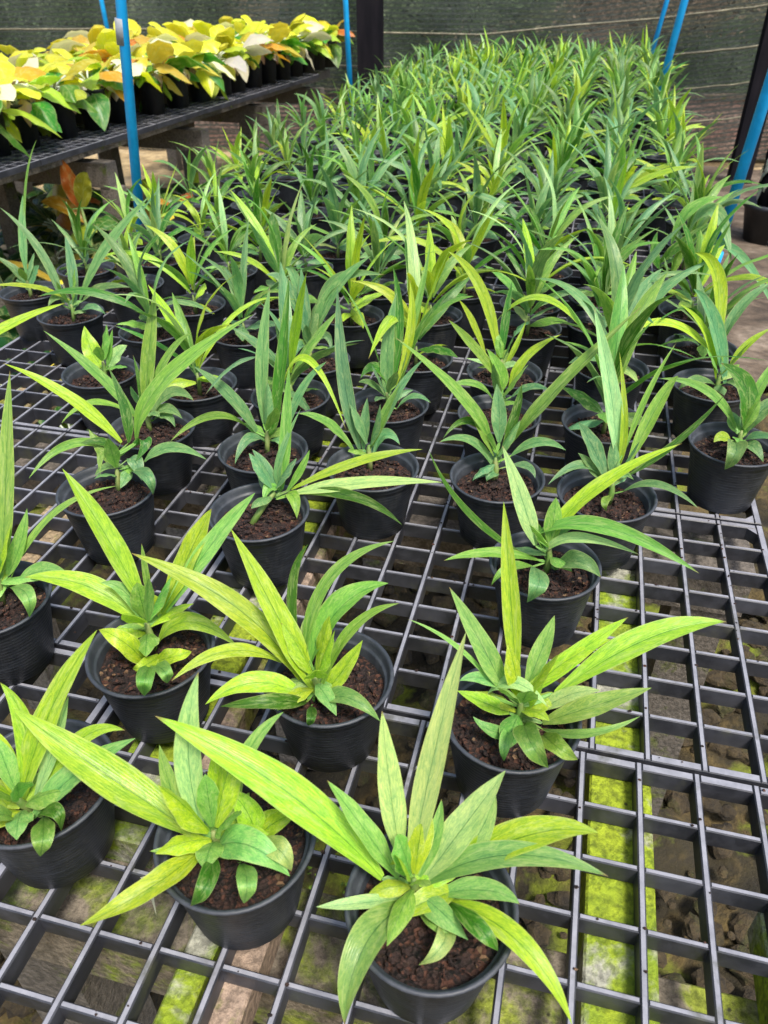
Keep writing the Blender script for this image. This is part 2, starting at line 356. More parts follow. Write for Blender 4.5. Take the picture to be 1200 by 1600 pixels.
# ------------------------------------------------------------------ plants measured one by one
NEAR = [
(-2.23,-4.51,(-0.26,0.15,1.60),'lime plant in the frontmost pot, one leaf drooping over its right rim',[
((-0.70,0.15,1.75),(-2.15,0.43,2.86),(-3.93,0.57,3.64),0.56,(0.26,0.94,0.24),'y'),
((-0.49,0.21,1.75),(-1.02,0.35,2.53),(-1.52,0.49,3.17),0.33,(0.48,0.86,0.18),'b'),
((-0.50,0.37,1.98),(-0.75,0.75,3.05),(-0.94,1.13,3.96),0.34,(0.91,0.41,0.04),'p'),
((-0.32,0.25,1.75),(-0.23,0.97,3.30),(-0.02,1.90,4.86),0.36,(1.00,-0.08,-0.06),'p'),
((-0.21,0.28,1.77),(-0.07,0.58,2.35),(-0.05,0.82,2.81),0.21,(0.98,-0.17,-0.07),'b'),
((-0.15,0.27,1.73),(0.31,0.68,2.59),(0.72,1.08,3.33),0.45,(0.81,-0.56,-0.16),'p'),
((0.09,0.33,1.73),(0.49,0.69,2.40),(0.62,1.00,2.99),0.37,(0.88,-0.46,-0.12),'p'),
((0.00,0.31,1.73),(1.08,0.67,2.62),(1.95,0.71,2.98),0.44,(0.35,-0.90,-0.27),'y'),
((-0.19,0.20,1.64),(0.87,0.43,2.49),(2.13,0.35,2.67),0.37,(0.19,-0.94,-0.28),'g'),
((0.03,0.19,1.56),(0.70,0.26,1.86),(1.14,0.15,1.92),0.31,(0.05,-0.96,-0.27),'b'),
((0.30,0.29,1.60),(-0.04,0.01,1.72),(-0.45,-0.33,1.69),0.34,(-0.61,0.76,0.23),'y'),
((0.21,0.19,1.50),(1.19,-0.35,1.94),(1.92,-0.90,1.45),0.31,(-0.53,-0.82,-0.23),'y'),
((-0.29,0.05,1.47),(-0.68,-0.85,1.91),(-0.75,-1.52,1.31),0.43,(-0.95,0.27,0.13),'g'),
((-0.37,0.07,1.53),(-0.89,-0.34,1.91),(-1.39,-0.56,2.00),0.18,(-0.42,0.87,0.26),'p'),
((0.17,0.02,1.27),(0.26,-0.50,1.76),(-0.01,-0.69,1.46),0.25,(-0.96,0.26,0.09),'p'),
((-0.15,0.02,1.38),(0.19,-0.22,1.66),(0.37,-0.30,1.46),0.26,(-0.49,-0.85,-0.21),'b'),
((0.21,0.18,1.49),(0.67,-0.40,2.17),(0.94,-0.46,1.85),0.22,(-0.58,-0.78,-0.22),'d'),
((-0.70,0.27,1.91),(-0.38,0.39,2.14),(-0.32,0.52,2.42),0.19,(0.72,-0.66,-0.21),'y'),
]),
(-5.13,-4.22,(-0.24,-0.15,1.60),'bushy lime plant left of the frontmost pot, long leaf reaching far left',[
((-0.52,-0.14,1.71),(-1.87,-0.01,2.49),(-3.33,0.23,3.22),0.57,(0.23,0.95,0.20),'y'),
((-0.38,-0.20,1.58),(-0.70,-1.10,1.93),(-1.39,-1.72,1.81),0.37,(-0.77,0.56,0.30),'y'),
((-0.42,-0.19,1.60),(-0.67,-0.50,1.88),(-0.96,-0.64,1.93),0.13,(-0.49,0.82,0.31),'g'),
((-0.69,-0.15,1.75),(-0.92,0.06,2.39),(-1.11,0.31,2.97),0.25,(0.75,0.66,0.01),'b'),
((-0.48,-0.06,1.81),(-0.68,0.33,3.00),(-0.59,0.81,4.05),0.39,(0.95,0.31,-0.07),'p'),
((-0.30,-0.01,1.81),(-0.27,0.40,2.62),(-0.28,0.52,2.97),0.35,(0.98,0.17,-0.10),'y'),
((-0.25,-0.02,1.78),(0.08,0.53,2.85),(0.55,0.89,3.47),0.24,(0.90,-0.36,-0.24),'g'),
((-0.35,-0.07,1.75),(-0.25,0.15,2.16),(-0.15,0.39,2.56),0.21,(0.98,-0.12,-0.17),'g'),
((0.32,0.03,1.66),(0.15,0.16,2.09),(-0.12,0.23,2.41),0.38,(0.55,0.83,0.11),'y'),
((0.30,0.03,1.66),(0.55,0.16,1.94),(0.89,0.29,2.14),0.41,(0.58,-0.75,-0.30),'y'),
((-0.26,-0.20,1.54),(0.40,-0.36,2.17),(1.02,-0.50,1.91),0.47,(-0.15,-0.95,-0.25),'g'),
((0.31,-0.01,1.60),(0.82,-0.33,2.19),(1.01,-0.41,1.87),0.33,(-0.42,-0.88,-0.21),'p'),
((-0.27,-0.24,1.49),(0.17,-1.07,2.41),(-0.09,-1.19,1.91),0.25,(-0.98,-0.11,0.18),'d'),
((0.15,-0.22,1.37),(0.68,-1.00,2.51),(0.56,-0.98,1.89),0.28,(-0.89,-0.45,0.04),'g'),
((-0.22,0.02,1.82),(-0.06,0.23,2.19),(0.04,0.42,2.49),0.25,(0.94,-0.26,-0.21),'p'),
]),
(-8.43,-4.10,(0.07,-0.46,1.60),'lime plant in the cut-off pot nearest the bottom left corner',[
((-0.01,-0.45,1.64),(0.45,0.25,3.07),(1.08,0.93,4.22),0.42,(0.94,-0.18,-0.30),'y'),
((0.20,-0.34,1.72),(0.49,0.13,2.58),(0.64,0.49,3.22),0.23,(0.97,-0.05,-0.25),'p'),
((0.02,-0.38,1.73),(0.06,0.10,2.77),(-0.29,0.31,3.45),0.29,(0.83,0.56,-0.07),'y'),
((0.25,-0.26,1.81),(0.85,0.25,2.62),(1.50,0.41,2.81),0.26,(0.66,-0.63,-0.40),'y'),
((0.21,-0.49,1.51),(0.91,-0.04,2.27),(1.70,0.34,2.78),0.38,(0.68,-0.63,-0.38),'g'),
((0.36,-0.45,1.51),(0.93,-1.03,2.15),(0.80,-1.09,1.71),0.32,(-0.83,-0.53,0.15),'g'),
((-0.08,-0.40,1.73),(-0.25,-0.15,2.40),(-0.57,-0.01,2.87),0.29,(0.61,0.79,-0.00),'y'),
((0.28,-0.44,1.56),(0.98,-0.73,2.32),(0.98,-0.78,1.90),0.23,(-0.37,-0.92,-0.16),'d'),
((-0.04,-0.56,1.50),(0.03,-0.89,2.09),(-0.33,-1.08,1.86),0.25,(-0.67,0.64,0.37),'g'),
((-0.02,-0.41,1.69),(0.13,-0.07,2.28),(0.31,0.11,2.55),0.30,(0.95,-0.12,-0.29),'b'),
((-0.10,-0.52,1.58),(-0.43,-0.46,2.01),(-0.74,-0.54,2.17),0.28,(0.12,0.98,0.17),'y'),
]),
(-8.06,-1.16,(-0.28,0.40,1.60),'lime plant with a tuft of short leaves at its foot, behind the bottom left pots',[
((-0.37,0.60,1.91),(-1.06,0.93,3.33),(-1.85,1.23,4.52),0.43,(0.55,0.82,0.12),'y'),
((-0.11,0.66,1.89),(0.42,1.20,3.10),(0.80,1.52,3.90),0.45,(0.91,-0.29,-0.29),'y'),
((-0.07,0.68,1.91),(0.86,1.25,3.33),(1.64,1.61,4.32),0.36,(0.79,-0.49,-0.37),'g'),
((-0.39,0.47,1.73),(-1.42,0.54,2.41),(-2.60,0.33,2.58),0.45,(0.07,0.93,0.35),'y'),
((-0.34,0.72,2.06),(-0.43,0.93,2.65),(-0.52,1.13,3.16),0.13,(0.87,0.49,-0.04),'g'),
((-0.13,0.23,1.32),(0.49,0.47,2.03),(1.59,0.27,1.85),0.41,(0.15,-0.88,-0.45),'y'),
((-0.21,0.06,1.11),(-0.29,-0.31,2.07),(-0.82,-0.23,2.19),0.41,(0.03,0.96,0.26),'y'),
((-0.18,0.08,1.13),(0.85,-1.45,2.68),(0.54,-1.20,1.90),0.29,(-0.90,-0.41,0.17),'g'),
((-0.13,0.13,1.18),(0.56,-0.27,1.87),(0.82,-0.01,1.83),0.33,(0.19,-0.87,-0.46),'y'),
((-0.15,0.09,1.13),(0.94,-1.08,2.47),(0.76,-0.82,1.86),0.27,(-0.62,-0.76,-0.18),'g'),
((-0.01,0.25,1.30),(0.08,-0.38,1.67),(-0.16,-0.45,1.58),0.27,(-0.84,0.34,0.42),'y'),
((-0.13,0.63,1.86),(-0.31,0.70,2.16),(-0.42,0.57,2.13),0.28,(0.09,0.95,0.31),'y'),
((-0.40,0.49,1.76),(-0.73,0.60,2.39),(-1.10,0.48,2.63),0.26,(0.27,0.94,0.23),'b'),
((-0.38,0.42,1.67),(-0.58,0.23,1.85),(-0.85,-0.11,1.82),0.15,(-0.60,0.66,0.45),'b'),
]),
(-4.74,-0.98,(-0.15,-0.30,1.60),'bright lime plant with fanned arching leaves, bark chips bare on the right of its pot',[
((-0.43,-0.27,1.74),(-1.55,-0.04,2.94),(-3.36,-0.05,3.80),0.45,(0.28,0.91,0.30),'y'),
((-0.16,-0.33,1.56),(-0.87,-0.04,3.00),(-1.65,0.32,4.34),0.44,(0.61,0.78,0.15),'y'),
((-0.45,-0.19,1.85),(-0.68,0.30,3.22),(-0.45,0.62,4.03),0.17,(0.98,0.17,-0.06),'d'),
((-0.39,-0.18,1.85),(-0.10,0.41,3.43),(0.98,0.77,4.25),0.26,(0.83,-0.48,-0.28),'g'),
((-0.30,-0.09,1.94),(0.16,0.31,3.01),(0.94,0.51,3.56),0.53,(0.72,-0.61,-0.33),'g'),
((-0.07,-0.31,1.56),(0.40,0.15,2.72),(1.16,0.37,3.29),0.22,(0.75,-0.59,-0.30),'g'),
((-0.04,-0.35,1.51),(0.31,-0.14,2.02),(0.59,0.13,2.54),0.34,(0.82,-0.51,-0.26),'y'),
((-0.29,-0.43,1.47),(-1.05,-0.72,1.97),(-1.77,-1.22,1.79),0.39,(-0.36,0.84,0.40),'y'),
((-0.28,-0.47,1.42),(-0.61,-1.22,2.17),(-1.45,-1.29,1.91),0.26,(-0.42,0.82,0.39),'d'),
((-0.05,-0.41,1.41),(0.56,-0.66,1.97),(1.13,-0.81,1.73),0.31,(-0.21,-0.91,-0.36),'g'),
((-0.18,-0.49,1.35),(0.18,-1.42,2.29),(0.05,-1.26,1.84),0.17,(-0.97,-0.23,0.09),'d'),
((-0.23,-0.24,1.71),(-0.05,0.11,2.34),(0.16,0.03,2.32),0.16,(0.80,-0.52,-0.29),'g'),
((-0.41,0.02,2.12),(-0.39,0.20,2.56),(-0.34,0.34,2.87),0.27,(0.99,0.03,-0.10),'p'),
((-0.79,-0.18,1.98),(-1.53,-0.65,2.53),(-2.16,-1.43,2.48),0.24,(-0.52,0.74,0.43),'y'),
]),
(-1.54,-1.12,(0.13,0.14,1.60),'lime plant with one long leaf stretched right over the empty grid, centre-right foreground',[
((0.02,0.38,1.97),(-0.28,0.84,3.57),(-0.58,1.34,5.01),0.31,(0.94,0.33,0.08),'y'),
((-0.14,0.29,1.90),(-0.63,0.41,2.78),(-1.25,0.64,3.70),0.37,(0.62,0.74,0.24),'g'),
((-0.34,0.29,1.97),(-1.03,0.26,2.80),(-1.81,0.11,3.36),0.09,(0.23,0.90,0.36),'g'),
((0.18,0.40,1.94),(0.33,0.69,2.59),(0.46,0.98,3.16),0.31,(0.95,-0.29,-0.08),'b'),
((0.29,0.40,1.90),(0.93,0.68,2.73),(1.58,0.95,3.40),0.30,(0.62,-0.74,-0.26),'y'),
((0.67,0.48,1.88),(1.98,1.15,2.81),(3.17,1.51,3.15),0.49,(0.50,-0.80,-0.33),'y'),
((0.22,0.38,1.90),(0.80,0.62,2.60),(1.38,0.76,3.05),0.32,(0.54,-0.79,-0.29),'y'),
((0.47,0.25,1.64),(0.89,0.36,2.05),(1.35,0.39,2.24),0.27,(0.36,-0.87,-0.33),'y'),
((0.53,0.15,1.49),(1.24,0.14,2.10),(2.08,0.34,2.56),0.38,(0.33,-0.88,-0.33),'g'),
((0.55,0.09,1.40),(1.21,-0.40,2.08),(1.93,-0.12,2.38),0.16,(0.11,-0.93,-0.35),'g'),
((-0.43,0.20,1.87),(-0.01,0.21,2.25),(0.56,-0.05,2.11),0.27,(-0.12,-0.91,-0.40),'y'),
((-0.04,0.11,1.62),(-0.48,-0.02,1.91),(-0.91,-0.12,2.18),0.29,(0.01,0.92,0.38),'y'),
((0.24,0.07,1.47),(0.33,-1.08,2.46),(0.66,-1.04,1.90),0.37,(-0.88,-0.42,-0.22),'g'),
((0.03,0.02,1.47),(-0.03,-0.64,1.81),(-0.01,-0.78,1.50),0.21,(-1.00,0.06,0.03),'b'),
((0.03,-0.07,1.35),(-0.30,-0.40,1.71),(-0.60,-0.32,1.87),0.23,(-0.06,0.93,0.37),'g'),
((0.56,0.04,1.33),(0.75,-0.76,2.07),(1.10,-0.67,1.76),0.32,(-0.64,-0.69,-0.34),'g'),
((-0.15,0.32,1.94),(-0.59,0.20,2.23),(-0.90,0.00,2.29),0.21,(-0.18,0.90,0.41),'b'),
((0.17,0.13,1.57),(0.32,0.34,2.01),(0.43,0.50,2.33),0.28,(0.91,-0.39,-0.11),'y'),
]),
(-11.83,-0.68,(-0.05,0.38,1.60),'plant with a tall streaked blade in the cut-off pot midway down the left edge',[
((-0.06,0.57,1.86),(0.26,1.15,3.85),(0.47,1.84,5.76),0.38,(0.97,0.15,-0.18),'b'),
((0.05,0.56,1.81),(0.36,0.84,2.47),(0.50,1.15,3.14),0.33,(0.95,-0.07,-0.29),'g'),
((0.13,0.57,1.79),(1.07,1.16,3.08),(2.38,1.54,3.72),0.17,(0.67,-0.54,-0.51),'g'),
((0.29,0.56,1.72),(0.86,0.69,1.99),(1.47,0.66,1.94),0.36,(0.16,-0.87,-0.48),'b'),
((0.15,0.45,1.62),(1.28,-0.34,2.34),(1.21,-0.40,1.80),0.31,(-0.62,-0.78,-0.08),'b'),
((-0.10,0.52,1.81),(-0.44,0.79,2.69),(-0.82,1.09,3.50),0.28,(0.64,0.76,0.02),'y'),
((0.05,0.45,1.65),(-0.10,0.04,1.63),(-0.13,-0.35,1.54),0.33,(-0.89,0.14,0.44),'b'),
]),
(-11.61,3.35,(-0.06,0.60,1.60),'spidery plant with a long pale leaf arching left and bluish drooping basal leaves',[
((-0.12,1.11,2.31),(-1.16,0.97,3.47),(-2.48,0.70,4.33),0.33,(0.16,0.91,0.37),'y'),
((0.05,1.15,2.31),(-0.02,1.40,3.09),(-0.44,1.73,3.98),0.25,(0.79,0.61,0.02),'d'),
((0.25,1.20,2.31),(1.13,1.34,3.93),(3.30,2.01,5.54),0.44,(0.68,-0.53,-0.51),'g'),
((-0.16,0.95,2.11),(-0.89,0.29,2.62),(-1.38,-0.81,2.28),0.23,(-0.65,0.51,0.56),'g'),
((-0.13,0.92,2.06),(-0.42,0.75,2.47),(-0.81,0.36,2.55),0.24,(-0.29,0.81,0.52),'d'),
((0.50,0.98,1.93),(1.25,1.08,2.38),(2.22,0.92,2.28),0.30,(0.08,-0.83,-0.55),'b'),
((-0.22,0.99,2.18),(-0.40,0.70,2.27),(-0.25,0.21,1.93),0.22,(-0.93,-0.08,0.35),'g'),
((0.09,0.92,1.98),(0.36,0.81,2.01),(0.64,0.49,1.70),0.38,(-0.65,-0.74,-0.17),'b'),
((0.21,0.76,1.73),(1.18,-0.09,2.28),(1.27,-0.11,1.79),0.34,(-0.61,-0.76,-0.25),'b'),
((0.09,0.79,1.80),(-0.21,0.48,1.98),(-0.32,0.08,1.94),0.22,(-0.67,0.50,0.55),'b'),
((0.13,0.76,1.75),(0.18,0.53,1.68),(0.16,0.26,1.55),0.28,(-0.95,-0.17,0.28),'b'),
((0.13,1.10,2.21),(0.50,1.20,2.38),(0.37,0.80,2.02),0.32,(-0.79,-0.62,-0.05),'d'),
]),
(-7.75,3.37,(0.13,0.59,1.60),'leggy plant with a bare bent stem and three leaves streaming right',[
((0.47,0.83,1.82),(2.00,1.25,2.55),(3.43,1.54,2.92),0.25,(0.38,-0.77,-0.52),'y'),
((0.48,0.77,1.73),(2.27,0.90,2.23),(3.99,1.00,2.46),0.36,(0.16,-0.84,-0.52),'p'),
((0.63,0.81,1.73),(2.10,0.57,2.03),(3.31,0.06,1.84),0.28,(-0.22,-0.85,-0.48),'d'),
((0.26,0.78,1.82),(0.30,1.26,3.27),(0.30,1.74,4.53),0.28,(0.99,0.16,-0.07),'g'),
((0.25,0.75,1.78),(0.04,0.61,1.95),(-0.01,0.28,1.76),0.33,(-0.78,0.42,0.46),'g'),
((0.38,0.75,1.73),(0.65,0.52,1.79),(0.80,0.21,1.47),0.28,(-0.81,-0.57,-0.14),'g'),
((0.17,0.73,1.78),(-0.12,0.82,2.32),(-0.43,0.88,2.75),0.26,(0.54,0.81,0.21),'b'),
((0.37,0.78,1.78),(0.69,0.97,2.30),(0.87,1.15,2.76),0.20,(0.87,-0.40,-0.30),'g'),
((0.25,0.78,1.82),(0.21,0.91,2.53),(0.59,1.50,3.60),0.20,(0.98,-0.08,-0.16),'b'),
]),
(-1.28,3.01,(0.04,0.28,1.60),'plant with arching striped leaves and an oval bluish leaf on its rim, right of centre',[
((-0.26,0.39,1.85),(-0.67,0.56,2.85),(-1.20,0.84,3.89),0.42,(0.76,0.61,0.22),'p'),
((-0.10,0.46,1.90),(0.80,0.71,3.28),(2.20,1.01,4.32),0.34,(0.55,-0.75,-0.36),'y'),
((-0.31,0.49,2.01),(0.96,0.16,2.71),(2.81,-0.55,2.46),0.34,(-0.21,-0.84,-0.51),'g'),
((-0.06,0.31,1.68),(0.52,0.17,2.33),(1.75,-0.15,2.39),0.25,(-0.03,-0.87,-0.50),'p'),
((-0.18,0.22,1.59),(-1.15,-0.37,2.03),(-1.99,-1.01,2.19),0.25,(-0.38,0.79,0.48),'g'),
((-0.26,0.11,1.48),(-0.72,-0.66,1.95),(-1.01,-0.93,1.68),0.20,(-0.71,0.59,0.39),'g'),
((-0.26,0.11,1.48),(-0.10,-1.32,2.29),(-0.27,-1.29,1.70),0.38,(-1.00,0.01,-0.00),'b'),
((0.22,0.20,1.44),(0.63,-0.28,2.10),(1.09,-0.40,1.88),0.42,(-0.30,-0.81,-0.50),'b'),
((-0.38,0.20,1.63),(-1.72,-0.16,2.85),(-2.54,-0.14,4.18),0.18,(0.33,0.86,0.39),'d'),
((-0.04,0.36,1.74),(0.30,0.54,2.35),(0.80,0.54,2.57),0.28,(0.52,-0.77,-0.37),'b'),
((-0.07,0.37,1.77),(-0.26,0.49,2.15),(-0.34,0.53,2.36),0.22,(0.79,0.57,0.21),'d'),
]),
(-0.07,5.98,(0.09,0.23,1.60),'plant with one tall pale blade standing straight up, right of the picture centre',[
((0.18,0.60,2.07),(-0.31,0.98,3.88),(-0.95,1.45,5.61),0.40,(0.88,0.44,0.18),'p'),
((0.29,0.92,2.47),(0.57,1.43,3.68),(1.01,1.98,4.74),0.14,(0.92,-0.38,-0.11),'g'),
((0.38,0.69,2.12),(0.86,1.38,3.49),(1.17,1.60,4.11),0.34,(0.88,-0.45,-0.15),'g'),
((-0.01,0.35,1.78),(-0.51,0.46,2.65),(-0.90,0.47,3.21),0.42,(0.63,0.70,0.34),'b'),
((-0.17,0.35,1.85),(-0.74,0.15,2.28),(-1.39,-0.48,2.04),0.23,(-0.42,0.74,0.52),'b'),
((-0.20,0.36,1.87),(-0.49,0.33,2.20),(-0.81,0.32,2.51),0.28,(0.42,0.79,0.44),'b'),
((0.39,0.33,1.62),(1.09,0.04,2.10),(1.94,-0.56,1.97),0.20,(-0.32,-0.78,-0.54),'b'),
((0.08,0.30,1.70),(0.16,0.40,2.08),(0.54,0.26,2.01),0.35,(0.25,-0.84,-0.47),'d'),
((0.39,0.53,1.91),(1.38,0.74,2.90),(2.15,1.10,3.99),0.18,(0.61,-0.73,-0.32),'d'),
((0.18,0.62,2.09),(0.12,0.82,3.19),(-0.24,1.36,4.66),0.18,(0.97,0.22,0.09),'y'),
((0.11,0.19,1.54),(-0.05,-0.33,1.68),(0.02,-0.40,1.47),0.20,(-0.99,0.14,0.04),'g'),
]),
(-2.67,6.10,(-0.13,0.51,1.60),'blue-green plant with a broad short upright leaf in the middle of its wide fan',[
((-0.33,0.85,2.13),(-1.05,0.48,3.46),(-2.62,0.19,4.93),0.33,(0.30,0.84,0.45),'g'),
((-0.11,0.91,2.12),(-0.20,1.11,2.85),(-0.34,1.33,3.51),0.40,(0.95,0.30,0.07),'b'),
((0.16,0.94,2.09),(1.08,1.01,3.63),(2.68,1.75,5.56),0.39,(0.67,-0.66,-0.34),'g'),
((-0.01,0.64,1.74),(-0.79,0.69,2.73),(-1.38,0.02,2.57),0.25,(-0.04,0.83,0.56),'d'),
((-0.14,0.49,1.57),(-0.77,0.41,2.35),(-1.47,-0.07,2.49),0.25,(0.02,0.85,0.53),'b'),
((0.24,0.80,1.86),(0.86,0.75,2.35),(1.51,0.46,2.39),0.28,(0.01,-0.83,-0.55),'b'),
((-0.18,0.38,1.44),(-0.42,0.24,1.55),(-0.60,0.00,1.48),0.18,(-0.55,0.67,0.50),'b'),
((0.28,0.66,1.66),(0.68,0.54,1.75),(0.89,0.26,1.62),0.21,(-0.50,-0.72,-0.48),'b'),
((-0.03,0.47,1.50),(-0.17,0.18,1.62),(-0.26,0.05,1.50),0.29,(-0.81,0.45,0.39),'b'),
((-0.01,0.85,2.02),(0.20,1.17,2.78),(0.25,1.50,3.50),0.25,(0.98,-0.19,-0.09),'d'),
]),
(-5.74,5.82,(-0.26,0.60,1.60),'plant with one long straight blue-green blade rising in the picture centre',[
((-0.51,0.65,1.75),(-0.98,1.04,3.48),(-1.33,1.87,5.49),0.38,(0.90,0.44,0.05),'b'),
((-0.64,0.58,1.70),(-1.26,0.43,2.52),(-1.88,0.05,2.90),0.27,(0.08,0.88,0.47),'g'),
((-0.10,0.92,1.98),(0.33,1.32,3.15),(0.90,1.60,3.95),0.23,(0.85,-0.44,-0.28),'b'),
((-0.41,0.67,1.75),(-0.41,0.87,2.39),(-0.41,1.11,2.99),0.28,(0.99,0.12,-0.04),'b'),
((-0.12,0.65,1.62),(0.12,0.84,2.15),(0.55,0.64,2.02),0.32,(0.31,-0.78,-0.54),'b'),
((-0.37,0.65,1.71),(-0.47,0.38,1.67),(-0.63,0.06,1.55),0.22,(-0.89,0.29,0.36),'b'),
((-0.23,0.74,1.78),(0.04,1.02,2.59),(0.37,1.37,3.35),0.24,(0.92,-0.32,-0.22),'g'),
]),
(3.10,9.15,(0.16,0.34,1.60),'plant with a dark hooked leaf in the black pot at the right frame edge',[
((0.27,0.45,1.71),(0.08,0.76,2.87),(-0.72,0.69,3.57),0.62,(0.76,0.56,0.33),'d'),
((0.32,0.53,1.81),(0.55,0.68,2.33),(0.98,0.88,2.78),0.42,(0.71,-0.67,-0.24),'b'),
((0.05,0.49,1.85),(-0.90,0.48,2.86),(-2.19,0.07,3.26),0.26,(0.22,0.78,0.59),'g'),
((-0.00,0.30,1.60),(-0.23,-1.27,2.19),(-0.35,-1.22,1.60),0.46,(-0.97,0.22,-0.02),'b'),
((0.30,0.32,1.53),(0.46,-0.08,1.69),(0.71,-0.38,1.46),0.37,(-0.78,-0.41,-0.47),'b'),
((-0.07,0.30,1.63),(-0.34,0.22,1.72),(-0.49,0.06,1.63),0.29,(-0.42,0.75,0.51),'y'),
((0.34,0.40,1.63),(0.64,0.22,1.89),(1.13,-0.02,1.94),0.23,(-0.19,-0.79,-0.58),'b'),
((0.24,0.46,1.74),(0.45,0.99,2.99),(1.04,1.49,3.90),0.26,(0.88,-0.46,-0.11),'g'),
]),
(-12.01,6.30,(-0.49,0.60,1.60),'plant with a broad pale central blade, its pot tucked behind the spidery left-hand plant',[
((-0.57,0.70,1.77),(-0.37,1.12,3.27),(-0.22,1.79,4.90),0.40,(0.98,0.10,-0.15),'g'),
((-0.76,0.55,1.63),(-1.57,0.39,2.90),(-2.75,0.22,4.08),0.34,(0.24,0.91,0.32),'g'),
((-0.64,0.69,1.77),(-0.70,0.92,2.47),(-0.90,1.19,3.18),0.14,(0.87,0.50,-0.02),'d'),
((-0.38,0.65,1.63),(0.21,0.94,2.28),(0.93,0.81,2.20),0.36,(0.35,-0.72,-0.60),'b'),
((-0.29,0.60,1.54),(0.10,0.67,1.72),(0.43,0.46,1.51),0.30,(-0.18,-0.85,-0.50),'b'),
((-0.73,0.52,1.57),(-1.47,-0.09,2.30),(-1.87,-1.13,2.18),0.21,(-0.54,0.60,0.59),'g'),
((-0.31,0.68,1.65),(0.12,0.74,1.88),(0.62,0.59,1.73),0.31,(-0.04,-0.84,-0.55),'b'),
((-0.54,0.73,1.80),(0.08,1.22,3.18),(0.86,1.40,3.91),0.25,(0.82,-0.40,-0.42),'g'),
]),
(-8.69,5.92,(-0.10,0.60,1.60),'plant with two tall blades, one blue-green and one dark, left of the picture centre',[
((-0.33,0.62,1.70),(-0.95,0.55,2.79),(-1.78,0.38,3.64),0.35,(0.30,0.89,0.34),'b'),
((-0.26,0.84,1.98),(-0.31,1.32,3.65),(-0.21,1.97,5.27),0.37,(0.98,0.17,-0.07),'b'),
((-0.02,0.90,1.98),(0.19,1.45,3.70),(0.23,2.21,5.52),0.33,(0.99,0.08,-0.10),'d'),
((-0.68,0.68,1.91),(-1.32,0.01,2.47),(-1.92,-1.08,2.29),0.21,(-0.61,0.55,0.57),'g'),
((-0.14,0.56,1.57),(-0.40,0.07,1.89),(-0.55,-0.54,1.50),0.28,(-0.84,0.28,0.46),'b'),
((0.34,0.79,1.70),(0.75,1.17,2.91),(1.40,1.40,3.68),0.23,(0.85,-0.42,-0.32),'b'),
((-0.05,0.69,1.70),(0.09,0.94,2.39),(0.22,1.21,3.01),0.31,(0.98,-0.09,-0.17),'d'),
((0.04,1.02,2.12),(0.71,1.59,3.61),(2.13,0.43,2.34),0.23,(-0.16,-0.80,-0.58),'y'),
((0.01,0.62,1.59),(0.31,0.56,1.67),(0.56,0.31,1.47),0.24,(-0.52,-0.77,-0.37),'b'),
]),
(-15.21,9.09,(-0.04,0.28,1.60),'small seedling with three rounded pale leaves in a mostly empty pot at left',[
((-0.13,0.31,1.67),(-0.45,0.41,2.23),(-0.66,0.65,2.84),0.55,(0.67,0.74,0.09),'y'),
((0.02,0.38,1.72),(0.14,0.53,2.24),(0.23,0.75,2.79),0.23,(0.98,0.02,-0.20),'g'),
((0.11,0.37,1.67),(0.34,0.50,2.07),(0.70,0.64,2.36),0.50,(0.76,-0.43,-0.49),'p'),
]),
(-6.14,9.13,(-0.11,0.26,1.60),'clump of crowded upright blades with one thread-like stalk above the picture centre',[
((-0.09,0.35,1.72),(-0.21,0.78,3.13),(-0.10,1.35,4.46),0.40,(0.99,0.12,-0.04),'b'),
((-0.01,0.59,2.01),(0.02,1.18,3.74),(-0.26,1.56,5.07),0.26,(0.97,0.24,0.00),'d'),
((0.06,0.61,2.01),(0.36,1.15,3.41),(0.19,1.66,4.74),0.28,(1.00,0.03,-0.06),'y'),
((0.09,0.62,2.01),(0.47,1.46,4.05),(0.66,2.14,5.66),0.21,(0.99,-0.09,-0.11),'g'),
((-0.34,0.70,2.27),(-1.03,1.00,3.81),(-1.71,1.02,4.74),0.07,(0.63,0.74,0.25),'g'),
((-0.02,0.48,1.87),(-0.48,0.50,2.54),(-0.81,0.00,2.40),0.33,(-0.10,0.81,0.58),'d'),
((0.16,0.52,1.87),(0.49,1.10,3.26),(0.94,1.46,4.13),0.18,(0.94,-0.29,-0.20),'d'),
((-0.12,0.34,1.72),(-0.56,0.23,2.16),(-0.86,-0.03,2.29),0.26,(-0.01,0.84,0.54),'b'),
((0.19,0.22,1.45),(0.64,0.28,1.88),(1.20,0.07,1.85),0.20,(0.12,-0.80,-0.58),'b'),
]),
(-3.23,12.05,(-0.12,0.37,1.60),'yellow-green plant with a tall bent blade and one leaf arching right, upper middle',[
((-0.20,0.46,1.75),(-0.96,0.84,3.84),(-2.00,0.65,5.00),0.39,(0.63,0.72,0.30),'y'),
((-0.61,0.46,1.88),(-1.13,0.58,2.92),(-1.58,0.56,3.61),0.23,(0.61,0.73,0.30),'y'),
((-0.55,1.06,2.69),(0.81,0.80,3.81),(2.43,-0.56,3.13),0.27,(-0.29,-0.71,-0.64),'y'),
((-0.23,0.43,1.72),(-0.56,0.12,1.86),(-1.16,-0.15,2.08),0.24,(-0.23,0.76,0.61),'p'),
((0.00,0.49,1.71),(0.23,0.63,2.21),(0.45,1.02,2.96),0.18,(0.92,-0.35,-0.18),'y'),
((-0.08,0.41,1.63),(0.20,0.36,1.79),(0.45,0.24,1.83),0.24,(-0.02,-0.79,-0.61),'p'),
((-0.16,0.47,1.75),(-0.17,0.93,2.98),(-0.12,1.37,4.03),0.27,(1.00,0.02,-0.02),'d'),
]),
